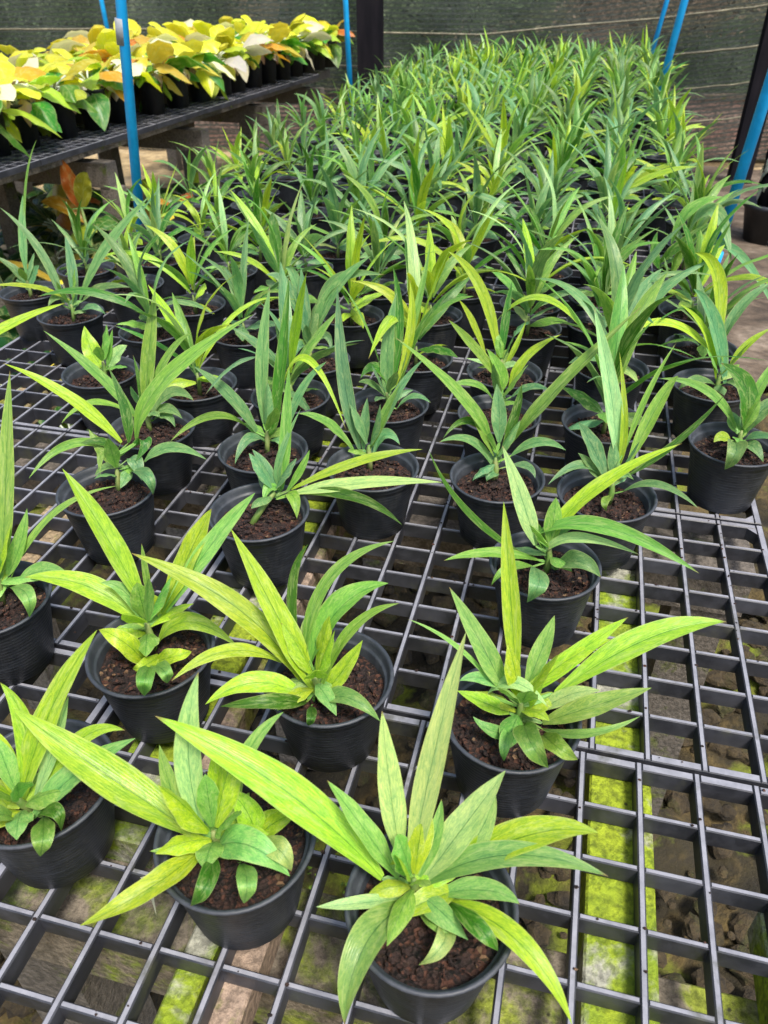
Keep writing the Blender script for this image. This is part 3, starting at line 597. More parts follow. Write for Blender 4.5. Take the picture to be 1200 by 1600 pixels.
(-3.03,9.35,(-0.05,0.60,1.60),'plant half hidden behind the broad-leaved centre-right plant, two leaves making a wide V',[
((-0.04,0.97,2.09),(-0.90,0.78,3.19),(-1.65,0.57,4.03),0.32,(0.35,0.82,0.45),'g'),
((0.14,0.90,1.95),(0.51,1.07,2.93),(1.37,1.26,3.63),0.31,(0.68,-0.64,-0.36),'y'),
((-0.27,0.66,1.75),(-0.82,0.44,2.29),(-1.54,-0.09,2.36),0.22,(-0.17,0.78,0.60),'g'),
((0.25,0.84,1.83),(0.75,0.79,2.21),(1.29,0.55,2.26),0.25,(0.02,-0.81,-0.59),'b'),
((-0.04,0.88,1.98),(-0.19,0.95,2.52),(-0.61,1.04,3.11),0.38,(0.70,0.66,0.25),'g'),
]),
(2.90,12.62,(0.15,0.27,1.60),'plant with a blue-green blade crossing a pale arching one near the right bench edge',[
((0.36,0.34,1.62),(-0.39,0.70,3.41),(-1.10,0.57,4.30),0.49,(0.72,0.60,0.34),'b'),
((-0.03,0.71,2.24),(-0.41,1.34,4.33),(-1.21,1.10,5.15),0.44,(0.82,0.51,0.26),'y'),
((0.08,0.36,1.75),(-0.50,0.56,3.06),(-1.42,0.44,3.89),0.24,(0.63,0.65,0.42),'y'),
((0.10,0.91,2.48),(0.43,1.28,3.62),(1.27,1.63,4.40),0.34,(0.76,-0.60,-0.24),'b'),
((0.21,0.63,2.06),(-1.59,0.35,3.33),(-3.09,-0.86,2.97),0.27,(-0.16,0.75,0.65),'y'),
((0.44,0.65,2.01),(0.79,0.81,2.69),(1.37,0.99,3.23),0.25,(0.65,-0.70,-0.30),'y'),
((0.04,0.26,1.62),(-0.67,-0.61,2.06),(-1.05,-0.74,1.77),0.28,(-0.53,0.65,0.54),'b'),
((0.32,0.33,1.62),(0.38,-0.94,2.23),(0.74,-0.92,1.87),0.28,(-0.75,-0.36,-0.56),'b'),
]),
(2.28,21.10,(-0.20,0.60,1.60),'plant whose long leaves hang out over the right bench edge beside the thick blue pipe',[
((-0.29,1.53,2.89),(0.13,1.71,4.13),(1.19,1.70,4.70),0.50,(0.58,-0.71,-0.41),'g'),
((-0.67,0.98,2.28),(-0.08,0.73,3.06),(0.97,0.89,4.06),0.46,(0.46,-0.76,-0.46),'d'),
((0.03,1.31,2.48),(0.91,1.74,4.17),(1.79,-0.02,2.70),0.66,(-0.38,-0.62,-0.69),'b'),
((-0.64,0.87,2.12),(-0.96,0.98,2.81),(-0.94,1.20,3.43),0.36,(0.94,0.31,0.13),'d'),
((-0.81,0.53,1.71),(-1.84,-0.49,1.96),(-2.72,-1.17,1.57),0.31,(-0.57,0.59,0.57),'g'),
((-0.33,0.65,1.71),(0.17,-0.81,2.11),(0.49,-1.36,1.28),0.33,(-0.87,-0.27,-0.42),'g'),
((0.72,1.63,2.69),(1.88,0.24,3.11),(3.49,-2.28,1.50),0.36,(-0.76,-0.38,-0.52),'b'),
]),
(-19.24,7.23,(-0.23,0.47,1.60),'plant outside the left edge, showing one long yellow-green leaf above the empty grid',[
((-0.13,0.74,1.93),(1.01,1.81,2.78),(2.58,2.95,3.34),0.34,(0.67,-0.44,-0.60),'y'),
((-0.25,0.68,1.88),(-0.65,1.11,3.20),(-0.83,1.63,4.37),0.33,(0.79,0.62,-0.05),'y'),
((-0.18,0.64,1.80),(0.40,1.06,2.92),(0.35,1.27,3.82),0.36,(0.97,0.01,-0.26),'g'),
((-0.13,0.59,1.72),(1.16,0.07,2.31),(1.28,0.09,1.81),0.35,(-0.27,-0.84,-0.48),'b'),
((-0.32,0.54,1.73),(-0.60,0.22,2.05),(-0.62,-0.40,1.81),0.38,(-0.73,0.30,0.62),'b'),
]),
(-18.83,13.16,(-0.10,0.29,1.60),'plant with three long spread blue-green blades near the left bench edge',[
((-0.46,0.36,1.81),(-1.22,0.75,3.65),(-2.41,0.84,4.97),0.33,(0.51,0.84,0.19),'b'),
((-0.07,0.43,1.77),(-0.15,0.88,3.02),(-0.40,1.27,4.05),0.34,(0.88,0.48,-0.05),'b'),
((0.08,0.60,1.96),(1.27,1.05,3.75),(2.89,1.75,5.42),0.44,(0.77,-0.39,-0.50),'b'),
((-0.36,0.43,1.87),(-0.55,0.25,2.15),(-0.68,-0.23,1.96),0.33,(-0.64,0.41,0.65),'b'),
((0.19,0.63,1.96),(0.97,0.81,2.44),(2.09,0.87,2.51),0.33,(0.28,-0.69,-0.66),'b'),
((0.13,0.37,1.62),(0.91,0.09,1.99),(1.33,0.13,1.73),0.27,(-0.11,-0.79,-0.61),'b'),
((-0.26,0.52,1.96),(-0.92,-0.46,2.75),(-1.70,-1.65,3.09),0.21,(-0.44,0.63,0.65),'y'),
]),
(-21.62,14.85,(-0.39,0.43,1.60),'plant with one slender upright blade in the outermost pot at the left bench edge',[
((-0.56,0.72,2.04),(-0.57,1.10,3.39),(-0.54,1.66,4.78),0.33,(0.94,0.32,-0.12),'b'),
((-0.54,0.72,2.04),(-0.39,1.66,4.90),(0.29,2.16,6.64),0.09,(0.98,0.08,-0.20),'g'),
((-0.56,0.49,1.74),(-0.88,0.43,2.35),(-1.46,0.29,2.84),0.33,(0.22,0.91,0.35),'b'),
((-0.34,0.47,1.64),(-0.14,0.71,2.20),(0.09,0.76,2.45),0.32,(0.89,-0.22,-0.40),'b'),
((-0.54,0.42,1.64),(-0.61,0.44,1.88),(-0.78,0.29,1.91),0.35,(0.02,0.89,0.45),'b'),
]),
(-9.15,11.50,(-0.37,0.60,1.60),'blue-green plant with broad drooping leaves, upper left centre',[
((-0.52,0.84,1.99),(-0.61,1.10,2.95),(-0.80,1.55,4.06),0.42,(0.93,0.36,0.00),'b'),
((-0.28,0.90,1.99),(0.37,1.09,3.46),(1.55,1.37,4.65),0.47,(0.74,-0.54,-0.41),'b'),
((-0.60,0.89,2.07),(-1.16,1.24,3.48),(-1.77,0.97,3.93),0.43,(0.52,0.81,0.29),'b'),
((-0.61,0.95,2.15),(-1.00,1.53,3.61),(-1.33,1.48,4.04),0.36,(0.78,0.61,0.13),'b'),
((-0.48,0.67,1.73),(-0.60,0.55,1.88),(-0.70,0.16,1.60),0.27,(-0.86,0.25,0.45),'b'),
((-0.24,0.73,1.73),(0.15,0.91,2.13),(0.43,0.52,1.74),0.28,(-0.24,-0.78,-0.58),'b'),
((-0.10,1.01,2.07),(0.31,1.31,3.68),(1.99,1.22,4.15),0.43,(0.58,-0.62,-0.52),'b'),
((-0.76,0.66,1.82),(-1.04,0.82,2.59),(-1.36,0.38,2.52),0.32,(0.15,0.87,0.47),'y'),
]),
]
MID = [
(-11.93,9.04,'plant in the pot between the pale central blade and the two tall blades at left'),
(-9.00,8.99,'plant half hidden behind the pair of tall blades at left centre'),
(-0.18,9.53,'plant in the pot behind the tall pale upright blade at right'),
(2.77,15.42,'plant behind the crossed leaves near the right bench edge'),
(-6.06,12.47,'plant in the pot right behind the crowded upright clump'),
]

for x, y, st, lab, leaves in NEAR:
    rng = random.Random(int(x*100) + int(y*1000))
    root = empty('potted_plant', wp(x, y, .012)); tag(root, lab, C_PLANT, G_PLANT)
    add_pot(root, rng)
    mb = MB(); sx, sy = st[0], st[1]
    bx = (sx*.75, sy*.75 - .02) if 'bent stem' not in lab else (sx-.35, sy-.62)
    mb.tube([(bx[0], bx[1], 1.3), ((bx[0]*.5+sx*.5)+.03, bx[1]*.5+sy*.5, 1.65), (sx, sy, 1.8), (sx, sy, 1.92)], [.085, .07, .055, .03], 8)
    mb.build('stem', M_STEM, root)
    for B, M, T, w, W, c in leaves:
        if y < 0: c = {'b': 'h', 'y': rng.choice('yyyc'), 'g': rng.choice('gh')}.get(c, c)
        mb = MB(); leaf_mesh(mb, B, M, T, w, W, tint(c, rng), rng)
        # sheath joining the blade to the stem
        Bv = Vector(B); top = Vector((sx, sy, min(max(B[2]-.1, 1.55), 2.3)))
        if (Bv-top).length > .12:
            cc = tint('g', rng); n0 = len(mb.v)
            d = (Bv-top); xx = Vector(W).normalized()*(w*.14)
            mb.add([top-xx*.8, top+xx*.8, Bv+xx*1.1+d*.06, Bv-xx*1.1+d*.06], [(0, 1, 2, 3)], [(.3, 0), (.7, 0), (.7, .1), (.3, .1)], cc)
        o = mb.build('leaf', M_LEAF, root); soft(o, 1)
    big = y < 0; a0 = rng.uniform(0, 6)
    for i in range(9 if big else 4):
        a = a0 + i*2.4 + rng.uniform(-.3, .3); o_ = Vector((cos(a), sin(a), 0)); up_ = i >= (5 if big else 2)
        e = radians(rng.uniform(50, 78) if up_ else rng.uniform(-8, 28)); L_ = rng.uniform(.7, 1.3) if up_ else rng.uniform(.55, .95)
        B = Vector((sx, sy, 1.95 if up_ else rng.uniform(1.62, 1.8))) + o_*.05; T = B + (o_*cos(e) + Vector((0, 0, sin(e))))*L_
        if not up_: T.z = max(T.z, 1.55)
        W = Vector((-o_.y, o_.x, 0)); mb = MB()
        leaf_mesh(mb, B, (B+T)*.5 + Vector((0, 0, .09)), T, rng.uniform(.26, .42), W, tint(rng.choice('yhyg' if big else 'bgbg'), rng), rng, n=11)
        mb.build('leaf', M_LEAF, root)

# ------------------------------------------------------------------ plants of the same kind grown from a few habits
def habit(seed, mood):
    """list of (B, M, T, w, W, tint) for one plant"""
    rng = random.Random(seed); out = []; az = rng.uniform(0, 6.28); n = rng.randint(11, 15)
    for i in range(n):
        az += 2.4 + rng.uniform(-.35, .35); q = i/(n-1)
        if q < .3: L_ = rng.uniform(1.0, 1.9); e = radians(rng.uniform(-15, 22)); w = rng.uniform(.40, .60); arch = .12; z = 1.75 + q
        elif q < .72: L_ = rng.uniform(2.2, 4.5); e = radians(rng.uniform(12, 52)); w = rng.uniform(.30, .52); arch = rng.uniform(.08, .24); z = 1.95 + q*.6
        else: L_ = rng.uniform(2.3, 4.1); e = radians(rng.uniform(42, 80)); w = rng.uniform(.30, .50); arch = rng.uniform(.02, .22); z = 2.1 + q*.5
        o = Vector((cos(az), sin(az), 0)); B = Vector((o.x*.07, o.y*.07, z)); T = B + (o*cos(e) + Vector((0, 0, sin(e))))*L_
        Mi = (B+T)*.5 + (Vector((0, 0, 1))*cos(e) - o*sin(e)*.9)*(arch*L_)
        W = Vector((-o.y, o.x, 0)); D = (T-B).normalized(); a = rng.uniform(-.6, .6); W = W*cos(a) + D.cross(W)*sin(a)
        c = rng.choices('ybgdp', {'b': (1, 9, 4, 2, .6), 'y': (8, 1, 4, 1.5, 2), 'g': (3, 3, 8, 2, 1)}[mood])[0]
        out.append((B, Mi, T, w, W, tint(c, rng)))
    return out, rng
HAB = []
for i in range(14):
    hl, rng = habit(100+i, 'bgybgbbgybgbgb'[i])
    ms_ = []
    for a in hl:
        mb = MB(); leaf_mesh(mb, *a, rng, n=12, k=3); ms_.append(mb.mesh('leaf', M_LEAF))
    mb = MB()
    for a in hl: leaf_mesh(mb, *a, rng, n=9, k=2)
    mb_st = MB(); mb_st.tube([(0, 0, 1.3), (.02, 0, 1.8), (0, 0, 2.05)], [.075, .06, .03], 6)
    HAB.append((ms_, mb.mesh('foliage', M_LEAF), mb_st.mesh('stem', M_STEM)))
RW = ['front', 'second', 'third', 'fourth', 'fifth', 'sixth', 'seventh', 'eighth', 'ninth', 'tenth', 'eleventh', 'twelfth']
def plant(x, y, rng, lab, near=True, h=None, size=1.0):
    root = empty('potted_plant', wp(x, y, .012)); tag(root, lab, C_PLANT, G_PLANT)
    add_pot(root, rng); h = rng.randrange(len(HAB)) if h is None else h
    ms_, fol, stm = HAB[h]; a = rng.uniform(0, 6.28); sc = rng.uniform(.82, 1.06)*size
    if near:
        o = link('stem', stm, root)
        for me in ms_:
            o = link('leaf', me, root); o.rotation_euler = (0, 0, a + rng.uniform(-.12, .12)); o.scale = (sc, sc, sc)
            o.location = (0, 0, (1-sc)*1.7*S)
    else:
        o = link('foliage', fol, root); o.rotation_euler = (0, 0, a); o.scale = (sc, sc, sc*rng.uniform(.95, 1.1)); o.location = (0, 0, (1-sc)*1.7*S)
    return root
rng = random.Random(5)
taken = [(n_[0], n_[1]) for n_ in NEAR] + [(m_[0], m_[1]) for m_ in MID]
for x, y, lab in MID: plant(x, y, rng, lab, True)
cols = [3.0, -.1, -3.1, -6.1, -9.1, -12.1, -15.2, -18.4, -21.4]
row = 0; y = 12.45; n_total = 0
while y < 99:
    row += 1
    for ci, cx_ in enumerate(cols):
        x = cx_ + rng.uniform(-.55, .55); yy = y + rng.uniform(-.6, .6) + (.8 if ci % 2 else -.3)
        if any((x-a)**2 + (yy-b)**2 < 2.25**2 for a, b in taken): continue
        if y < 14 and ci >= 7: continue
        if y < 33:
            lab = 'strap-leaved plant, %s from the right bench edge in the %s of the crowded pot rows' % (
                ['first', 'second', 'third', 'fourth', 'fifth', 'sixth', 'seventh', 'eighth', 'ninth'][ci], RW[row-1])
            lab = lab.replace('in the front of', 'in the foremost of')
        else: lab = None
        hb = rng.randrange(len(HAB))
        if lab is None:
            lab = '%s strap-leaved plant in the dense far mass, %s of the bench' % ({'b': 'blue-green', 'g': 'mid-green', 'y': 'yellow-green'}['bgybgbbgybgbgb'[hb]], 'at the right edge' if ci < 2 else ('at the left edge' if ci > 6 else 'in the middle'))
        plant(x, yy, rng, lab, y < 27, hb, .74 if ci > 6 else (.86 if ci == 6 else .95)); n_total += 1
    y += 3.12
for x, y in ((-15.1, 3.4), (-14.6, -.2), (-15.0, 6.4), (-12.1, -4.0)):      # pots just past the left frame edge whose leaves may lean in
    pass

# ------------------------------------------------------------------ trays
def tray_mesh(nx=13, ny=8, mat=None, h=.42):
    mb = MB(); b = .056
    for i in range(nx+1):
        e = .085 if i in (0, nx) else b
        mb.box(i-e, i+e, -.085, ny+.085, -h, 0, .022)
    for j in range(ny+1):
        e = .082 if j in (0, ny) else b-.008
        for i in range(nx):
            ea = .085 if i == 0 else b; eb = .085 if i+1 == nx else b
            mb.box(i+ea-.002, i+1-eb+.002, j-e, j+e, -h+.02, -.012, .02)
    # corner webs
    for (cx_, cy_, sx_, sy_) in ((0, 0, 1, 1), (nx, 0, -1, 1), (0, ny, 1, -1), (nx, ny, -1, -1)):
        p = [(cx_+sx_*.08, cy_+sy_*.08), (cx_+sx_*.30, cy_+sy_*.08), (cx_+sx_*.08, cy_+sy_*.30)]
        V = [(a, c, z) for z in (-h+.05, -.03) for a, c in p]
        mb.add(V, [(0, 2, 1), (3, 4, 5), (1, 2, 5, 4)] if sx_*sy_ > 0 else [(0, 1, 2), (3, 5, 4), (1, 4, 5, 2)])
    return mb.mesh('grid_tray', mat or M_TRAY, smooth=False)
TRAY = tray_mesh()
side_ = ('right', 'left')
for k in range(-1, 12):
    for s_ in range(2):
        x0 = (-9.0 if s_ == 0 else -22.24); y0 = k*8.26
        if k == -1: x0 -= .16; y0 = -8.25
        o = link('grid_tray', TRAY, None, wp(x0, y0, 0)); o.rotation_euler = (0, 0, 0)
        if k < 3: lab = 'black plastic grid tray, %s tray from the front on the %s side of the bench' % (RW[k+1] if k > -1 else 'nearest', side_[s_]); lab = lab.replace('nearest tray from the front', 'frontmost tray')
        else: lab = 'black plastic grid tray hidden under the crowded pots further back'
        tag(o, lab, 'grid tray', 'plastic grid trays laid edge to edge on the bench')

# ------------------------------------------------------------------ bench frame under the trays
bench = empty('bench_frame', wp(-9, 0, -14)); tag(bench, 'mossy plank and beam frame on concrete posts carrying the grid trays', 'bench')
def bpart(name, x0, x1, y0, y1, z0, z1, mat, ch=.04):
    mb = MB(); 
    # local to the bench root
    n = max(1, int((y1-y0)/6)); mb.box(x0+9, x1+9, y0, y1, z0+14, z1+14, ch); o = mb.build(name, mat, bench, smooth=False); return o
bpart('plank', .04, 1.14, -12, 99, -1.2, -.445, M_MOSS)
bpart('plank', -8.6, -7.35, -3.6, 99, -1.2, -.445, M_MOSS)
bpart('batten', -7.28, -6.8, -2.9, 99, -1.15, -.46, M_PINK)
bpart('plank', -14.9, -13.8, -3.1, 99, -1.2, -.445, M_TAN)
bpart('plank', -20.2, -19.1, -3.1, 99, -1.2, -.445, M_TAN)
bpart('plank', 2.75, 3.5, -12, -2.2, -1.2, -.445, M_MOSS)
bpart('batten', -5.9, -5.42, -9, -3.3, -1.2, -.445, M_MOSS)
bpart('batten', -5.2, -4.68, -9, -3.4, -1.18, -.45, M_PINK)
for yb in (-4.9, 7.6, 20.1, 32.6, 45.1, 57.6, 70.1, 82.6, 95.1):
    bpart('beam', -22.2, 4.2, yb, yb+1.65, -2.75, -1.205, M_MOSSD if yb < 0 else M_WOOD)
    for xl in (-21.5, -10.2, 2.4):
        bpart('leg', xl, xl+1.5, yb+.1, yb+1.5, -14, -2.755, M_WOOD)

# ------------------------------------------------------------------ ground
def sheet(name, x0, x1, y0, y1, z, mat, nx, ny, amp=0.0, fr=.2):
    mb = MB(); V = []; F = []
    for j in range(ny+1):
        for i in range(nx+1):
            x = x0+(x1-x0)*i/nx; y_ = y0+(y1-y0)*j/ny
            V.append((x, y_, z + amp*noise.fractal(Vector((x*fr, y_*fr, 3)), 1, 2, 4)))
    for j in range(ny):
        for i in range(nx): F.append((j*(nx+1)+i, j*(nx+1)+i+1, (j+1)*(nx+1)+i+1, (j+1)*(nx+1)+i))
    mb.add(V, F); o = link(name, mb.mesh(name, mat), None, (0, 0, H)); return tag(o, kind='structure')
sheet('ground', -2500, 2500, -600, 4200, -15.2, M_TANG, 4, 4)
sheet('bench_ground', -42, 5.5, 47.9, 128, -14.3, M_GROUND, 80, 120, .9, .35)
sheet('near_ground', -42, 60, -30, 48, -14.3, M_GROUND, 200, 180, .9, .35)
sheet('path', 5.4, 80, 47.9, 128, -14.0, M_PATH, 60, 90, .35, .15)
sheet('tan_soil', -150, -41.5, -30, 128, -14.2, M_TANG, 80, 80, .4, .12)
rng = random.Random(9)
mb = MB()
for i in range(1500):
    x = rng.uniform(-20, 12); y = rng.uniform(-5, 22)
    mb.rock((x, y, -14 + rng.uniform(-.2, .3)), rng.choice((.15, .22, .35, .5))*rng.uniform(.6, 1.3), i, (1, rng.uniform(.6, 1.4), .7), 2)
o = mb.build('rubble', M_ROCK, None, (0, 0, H), smooth=False); tag(o, 'brown broken stones strewn on the soil under the bench', 'rubble', kind='stuff')
mb = MB()
for i in range(900):
    cxx, cyy = rng.choice(((-9, -5.5), (-6.5, -5.8), (-11, -4), (-4, 2), (-9, 4)))
    x = cxx + rng.gauss(0, 1.1); y = cyy + rng.gauss(0, .9); z = -13.6; r = rng.uniform(.08, .22); a = rng.uniform(0, 6.28)
    t = Vector((cos(a)*r, sin(a)*r, rng.uniform(.0, .15))); q = Vector((-sin(a)*r*.6, cos(a)*r*.6, rng.uniform(-.05, .1))); z += rng.uniform(0, .8)
    p = Vector((x, y, z)); mb.add([p, p+t*.5+q, p+t, p+t*.5-q], [(0, 1, 2, 3)])
o = mb.build('weeds', M_WEED, None, (0, 0, H)); tag(o, 'small bright green weeds growing on the ground below the grid', 'weeds', kind='stuff')

rng = random.Random(77); mb = MB()
for i in range(520):
    j = rng.random() < .5; gx = rng.randint(-12, 3); gy = rng.randint(-7, 16)
    x, y = (gx + rng.uniform(-.04, .04), gy + rng.uniform(0, 1)) if j else (gx + rng.uniform(0, 1), gy + rng.uniform(-.04, .04))
    if y < 0: x -= .16; y -= .25
    elif y > 8: y += .26
    mb.rock((x, y, .012), rng.uniform(.010, .035), i, (1.3, 1, .6))
tag(mb.build('soil_crumbs', M_SOIL, None, (0, 0, H), smooth=False), 'crumbs of brown potting soil spilled along the grid bars', 'soil crumbs', kind='stuff')
sl_ = MB(); sl_.add([(0, 0, 0), (.28, -.22, .03), (.55, -.50, .02), (.30, -.14, .06), (.1, .03, .04)], [(0, 1, 3, 4), (1, 2, 3)], [(0, 0)]*5, (.6, .45, .42))
tag(sl_.build('dry_sliver', M_LEAF, None, wp(-6.9, -4.35, .03)), 'thin pinkish dry leaf sliver lying across the grid left of the frontmost pots', 'dry leaf')
# ------------------------------------------------------------------ blue pipes standing at the bench edges
def pipe(p, q, rad, lab, joint=None, up_=2.6):
    p, q = Vector(p), Vector(q); d = (q-p).normalized(); top = p + d*(abs(q.z-p.z)*up_)
    root = empty('blue_pipe', wp(*p)); tag(root, lab, 'pipe', 'blue plastic pipes rising from the benches')
    mb = MB(); mb.tube([(0, 0, 0), tuple((top-p)*.5), tuple(top-p)], rad, 14); mb.build('pipe_shaft', M_BLUE, root)
    mb = MB(); mb.tube([tuple(d*-.1), tuple(d*.9)], rad*1.35, 14); mb.build('pipe_socket', M_BLUE, root)
    if joint:
        a = Vector(joint)-p; mb = MB(); mb.tube([tuple(a-d*.5), tuple(a+d*.5)], rad*1.18, 14); mb.build('tape_joint', M_TAPE, root)
M_TAPE = plastic('silver_tape', (.18, .20, .22), (.30, .31, .33), .6)
pipe((5.16, 32.1, -.8), (5.68, 32.1, 7.28), .26, 'thick bright blue pipe leaning outward at the right bench edge', None, 3.4)
pipe((-23.2, 25.7, -.8), (-21.99, 25.7, 10.63), .235, 'blue pipe with a silver taped joint at the left bench edge', (-22.18, 25.7, 9.47), 2.6)
pipe((-23.58, 66.3, -.8), (-23.96, 66.3, 9.4), .235, 'thin blue pipe at the far left bench edge in front of the dark post')
pipe((3.44, 74.7, -.8), (4.44, 74.7, 9.3), .33, 'blue pipe at the far right bench edge, the wider of the far pair')
pipe((3.79, 112, -.8), (4.94, 112, 8.1), .30, 'hazy blue pipe at the far right corner, the thinner of the far pair')
pipe((-64.0, 94.2, -.5), (-64.2, 94.2, 8.3), .30, 'thin blue pipe rising behind the yellow-leaved plants')

# ------------------------------------------------------------------ second bench with yellow-leaved plants
def b2(dx, Y, z=0.0): return (-42 + .055*(Y-35) + dx, Y, z)
ang2 = -math.atan(.055)
for k in range(11):
    for s_ in range(2):
        x, y_, _ = b2(-13.15 - 13.25*s_, 12 + 8.26*k)
        o = link('grid_tray', TRAY, None, wp(x, y_, 0)); o.rotation_euler = (0, 0, ang2)
        tag(o, 'black grid tray under the yellow plants on the raised left bench' if s_ == 0 else 'black grid tray in the hidden back half of the left bench', 'grid tray', 'grid trays of the left bench')
fr2 = empty('bench_frame', wp(*b2(0, 12, -14)), ang2); tag(fr2, 'grey timber frame with posts holding the left bench of yellow plants', 'bench')
def b2part(name, x0, x1, y0, y1, z0, z1, mat):
    mb = MB(); mb.box(x0, x1, y0-12, y1-12, z0+14, z1+14, .05); return mb.build(name, mat, fr2, smooth=False)
b2part('rail', -4.2, -2.4, 12, 112.4, -1.5, -.445, M_WOOD); b2part('rail', -13.5, -12.4, 12, 112.4, -2.0, -.445, M_WOOD); b2part('rail', -26, -25, 12, 112.4, -2.0, -.445, M_WOOD)
for Y in (36.5, 54.0, 71.1, 88.2, 105.2):
    b2part('beam', -27, -.9, Y-.9, Y+.7, -4.0, -2.005, M_WOOD)
    for dx in (-1.9, -13.8, -26.5): b2part('leg', dx, dx+1.6, Y-.85, Y+.65, -14, -4.005, M_WOOD)

def bigpot_mesh(rt=1.27, rb=1.05, h=3.15):
    mb = MB(); mb.lathe([(0, .02), (rb-.06, .02), (rb, 0), (rt-.05, h*.93), (rt, h*.935), (rt+.05, h*.96), (rt+.05, h), (rt-.03, h), (rt-.1, h-.4)], 32)
    return mb.mesh('pot', M_POT)
BIGPOT = bigpot_mesh()
mb = MB(); mb.lathe([(0, 2.72), (.6, 2.76), (1.17, 2.70)], 24); BIGSOIL = mb.mesh('soil', M_SOIL)
YT = {'Y': (.86, .78, .03), 'L': (.58, .72, .04), 'G': (.085, .28, .02), 'O': (.80, .30, .02), 'C': (.86, .76, .50), 'A': (.86, .62, .05)}
def broad_habit(seed, mix_, n=13, zb=3.0, Ls=(2.0, 3.3), dry=True):
    rng = random.Random(seed); mb = MB(); drs = []; az = rng.uniform(0, 6)
    for i in range(n):
        az += 2.4 + rng.uniform(-.4, .4); q = i/(n-1); o = Vector((cos(az), sin(az), 0))
        L_ = rng.uniform(*Ls); e = radians(rng.uniform(-12, 30) + q*30)
        st = Vector((0, 0, zb - .2 + q*.7)) + o*.1; B = st + (o*cos(e) + Vector((0, 0, sin(e))))*rng.uniform(.5, 1.1)
        dr_ = rng.uniform(.2, .9); T = B + (o*cos(e-dr_) + Vector((0, 0, sin(e-dr_))))*L_; Mi = (B+T)*.5 + Vector((0, 0, 1))*L_*rng.uniform(.12, .24)
        W = Vector((-o.y, o.x, 0)); a = rng.uniform(-.5, .5); D = (T-B).normalized(); W = W*cos(a) + D.cross(W)*sin(a)
        ch = mix_[min(int((1-q)*len(mix_)*.999), len(mix_)-1)] if rng.random() < .6 else rng.choice(mix_ + 'CAOL')
        c = YT[ch]; f = rng.uniform(.68, 1.1); c = (min(c[0]*f, .9), min(c[1]*f, .8), c[2])
        leaf_mesh(mb, B, Mi, T, rng.uniform(1.3, 2.0), W, c, rng, True, 9, 3, rng.uniform(.1, .45))
        mb.tube([st, (st+B)*.5 + Vector((0, 0, .1)), B], .06, 5)
    if dry:
        for i in range(5):
            a = i*1.26 + rng.uniform(0, 6.28); o = Vector((cos(a), sin(a), 0)); B = o*.9 + Vector((0, 0, zb+.5)); T = o*rng.uniform(1.5, 1.9) + Vector((0, 0, zb-rng.uniform(.6, 1.5)))
            dr = MB(); leaf_mesh(dr, B, (B+T)*.5 + o*.35 + Vector((0, 0, .3)), T, rng.uniform(.7, 1.4), Vector((-o.y, o.x, .2)), rng.choice([(.45, .22, .14), (.85, .66, .50), (.60, .33, .22), (.85, .72, .55)]), rng, True, 9, 3, .5); drs.append(dr.mesh('dried_leaf', M_BROAD))
    return mb.mesh('foliage', M_BROAD), drs
YH = [broad_habit(340+i, ['YYLALGG', 'YLYCYGG', 'YOYLLGG', 'CYCYAGL', 'LYLYGGG', 'YACYLGO'][i % 6], 13) for i in range(8)]
rng = random.Random(21)
ORD = ['first', 'second', 'third', 'fourth', 'fifth', 'sixth', 'seventh', 'eighth', 'ninth', 'tenth', 'eleventh', 'twelfth', 'thirteenth', 'fourteenth', 'fifteenth', 'sixteenth', 'seventeenth', 'eighteenth', 'nineteenth']
front = [41.6, 44.9, 48.3, 53.0, 57.4, 61.0, 66.5, 71.0, 75.4, 80.1, 83.4, 87.7, 91.6, 95.7, 99.5, 103.3, 107.0, 110.8]
GY = 'yellow-leaved plants in black pots on the left bench'
def yplant(x, y_, rng, lab, dry=True, hi=None):
    root = empty('potted_foliage_plant', wp(x, y_, .01)); tag(root, lab, C_PLANT, GY); root.rotation_euler = (0, 0, rng.uniform(0, 6.28))
    link('pot', BIGPOT, root); link('soil', BIGSOIL, root)
    f, d = YH[rng.randrange(8) if hi is None else hi]; s_ = rng.uniform(1.12, 1.42)
    o = link('foliage', f, root); o.scale = (s_, s_, s_*1.05); o.location = (0, 0, (1-s_)*3*S)
    for d_ in (d if dry else []): link('dried_leaf', d_, root)
for i, Y in enumerate(front):
    x, y_, _ = b2(-4.2 + (Y-50)*.034, Y)
    yplant(x, y_, rng, 'yellow-leaved plant, %s pot from the near end along the edge of the left bench' % ORD[i])
for r_ in range(4):
    Y = 34 + r_*1.2
    while Y < 107:
        x, y_, _ = b2(-7.6 - 3.1*r_ + (Y-50)*.034 + rng.uniform(-.3, .3), Y + rng.uniform(-.5, .5))
        yplant(x, y_, rng, 'yellow-leaved plant standing behind the front row on the left bench', False); Y += 4.3

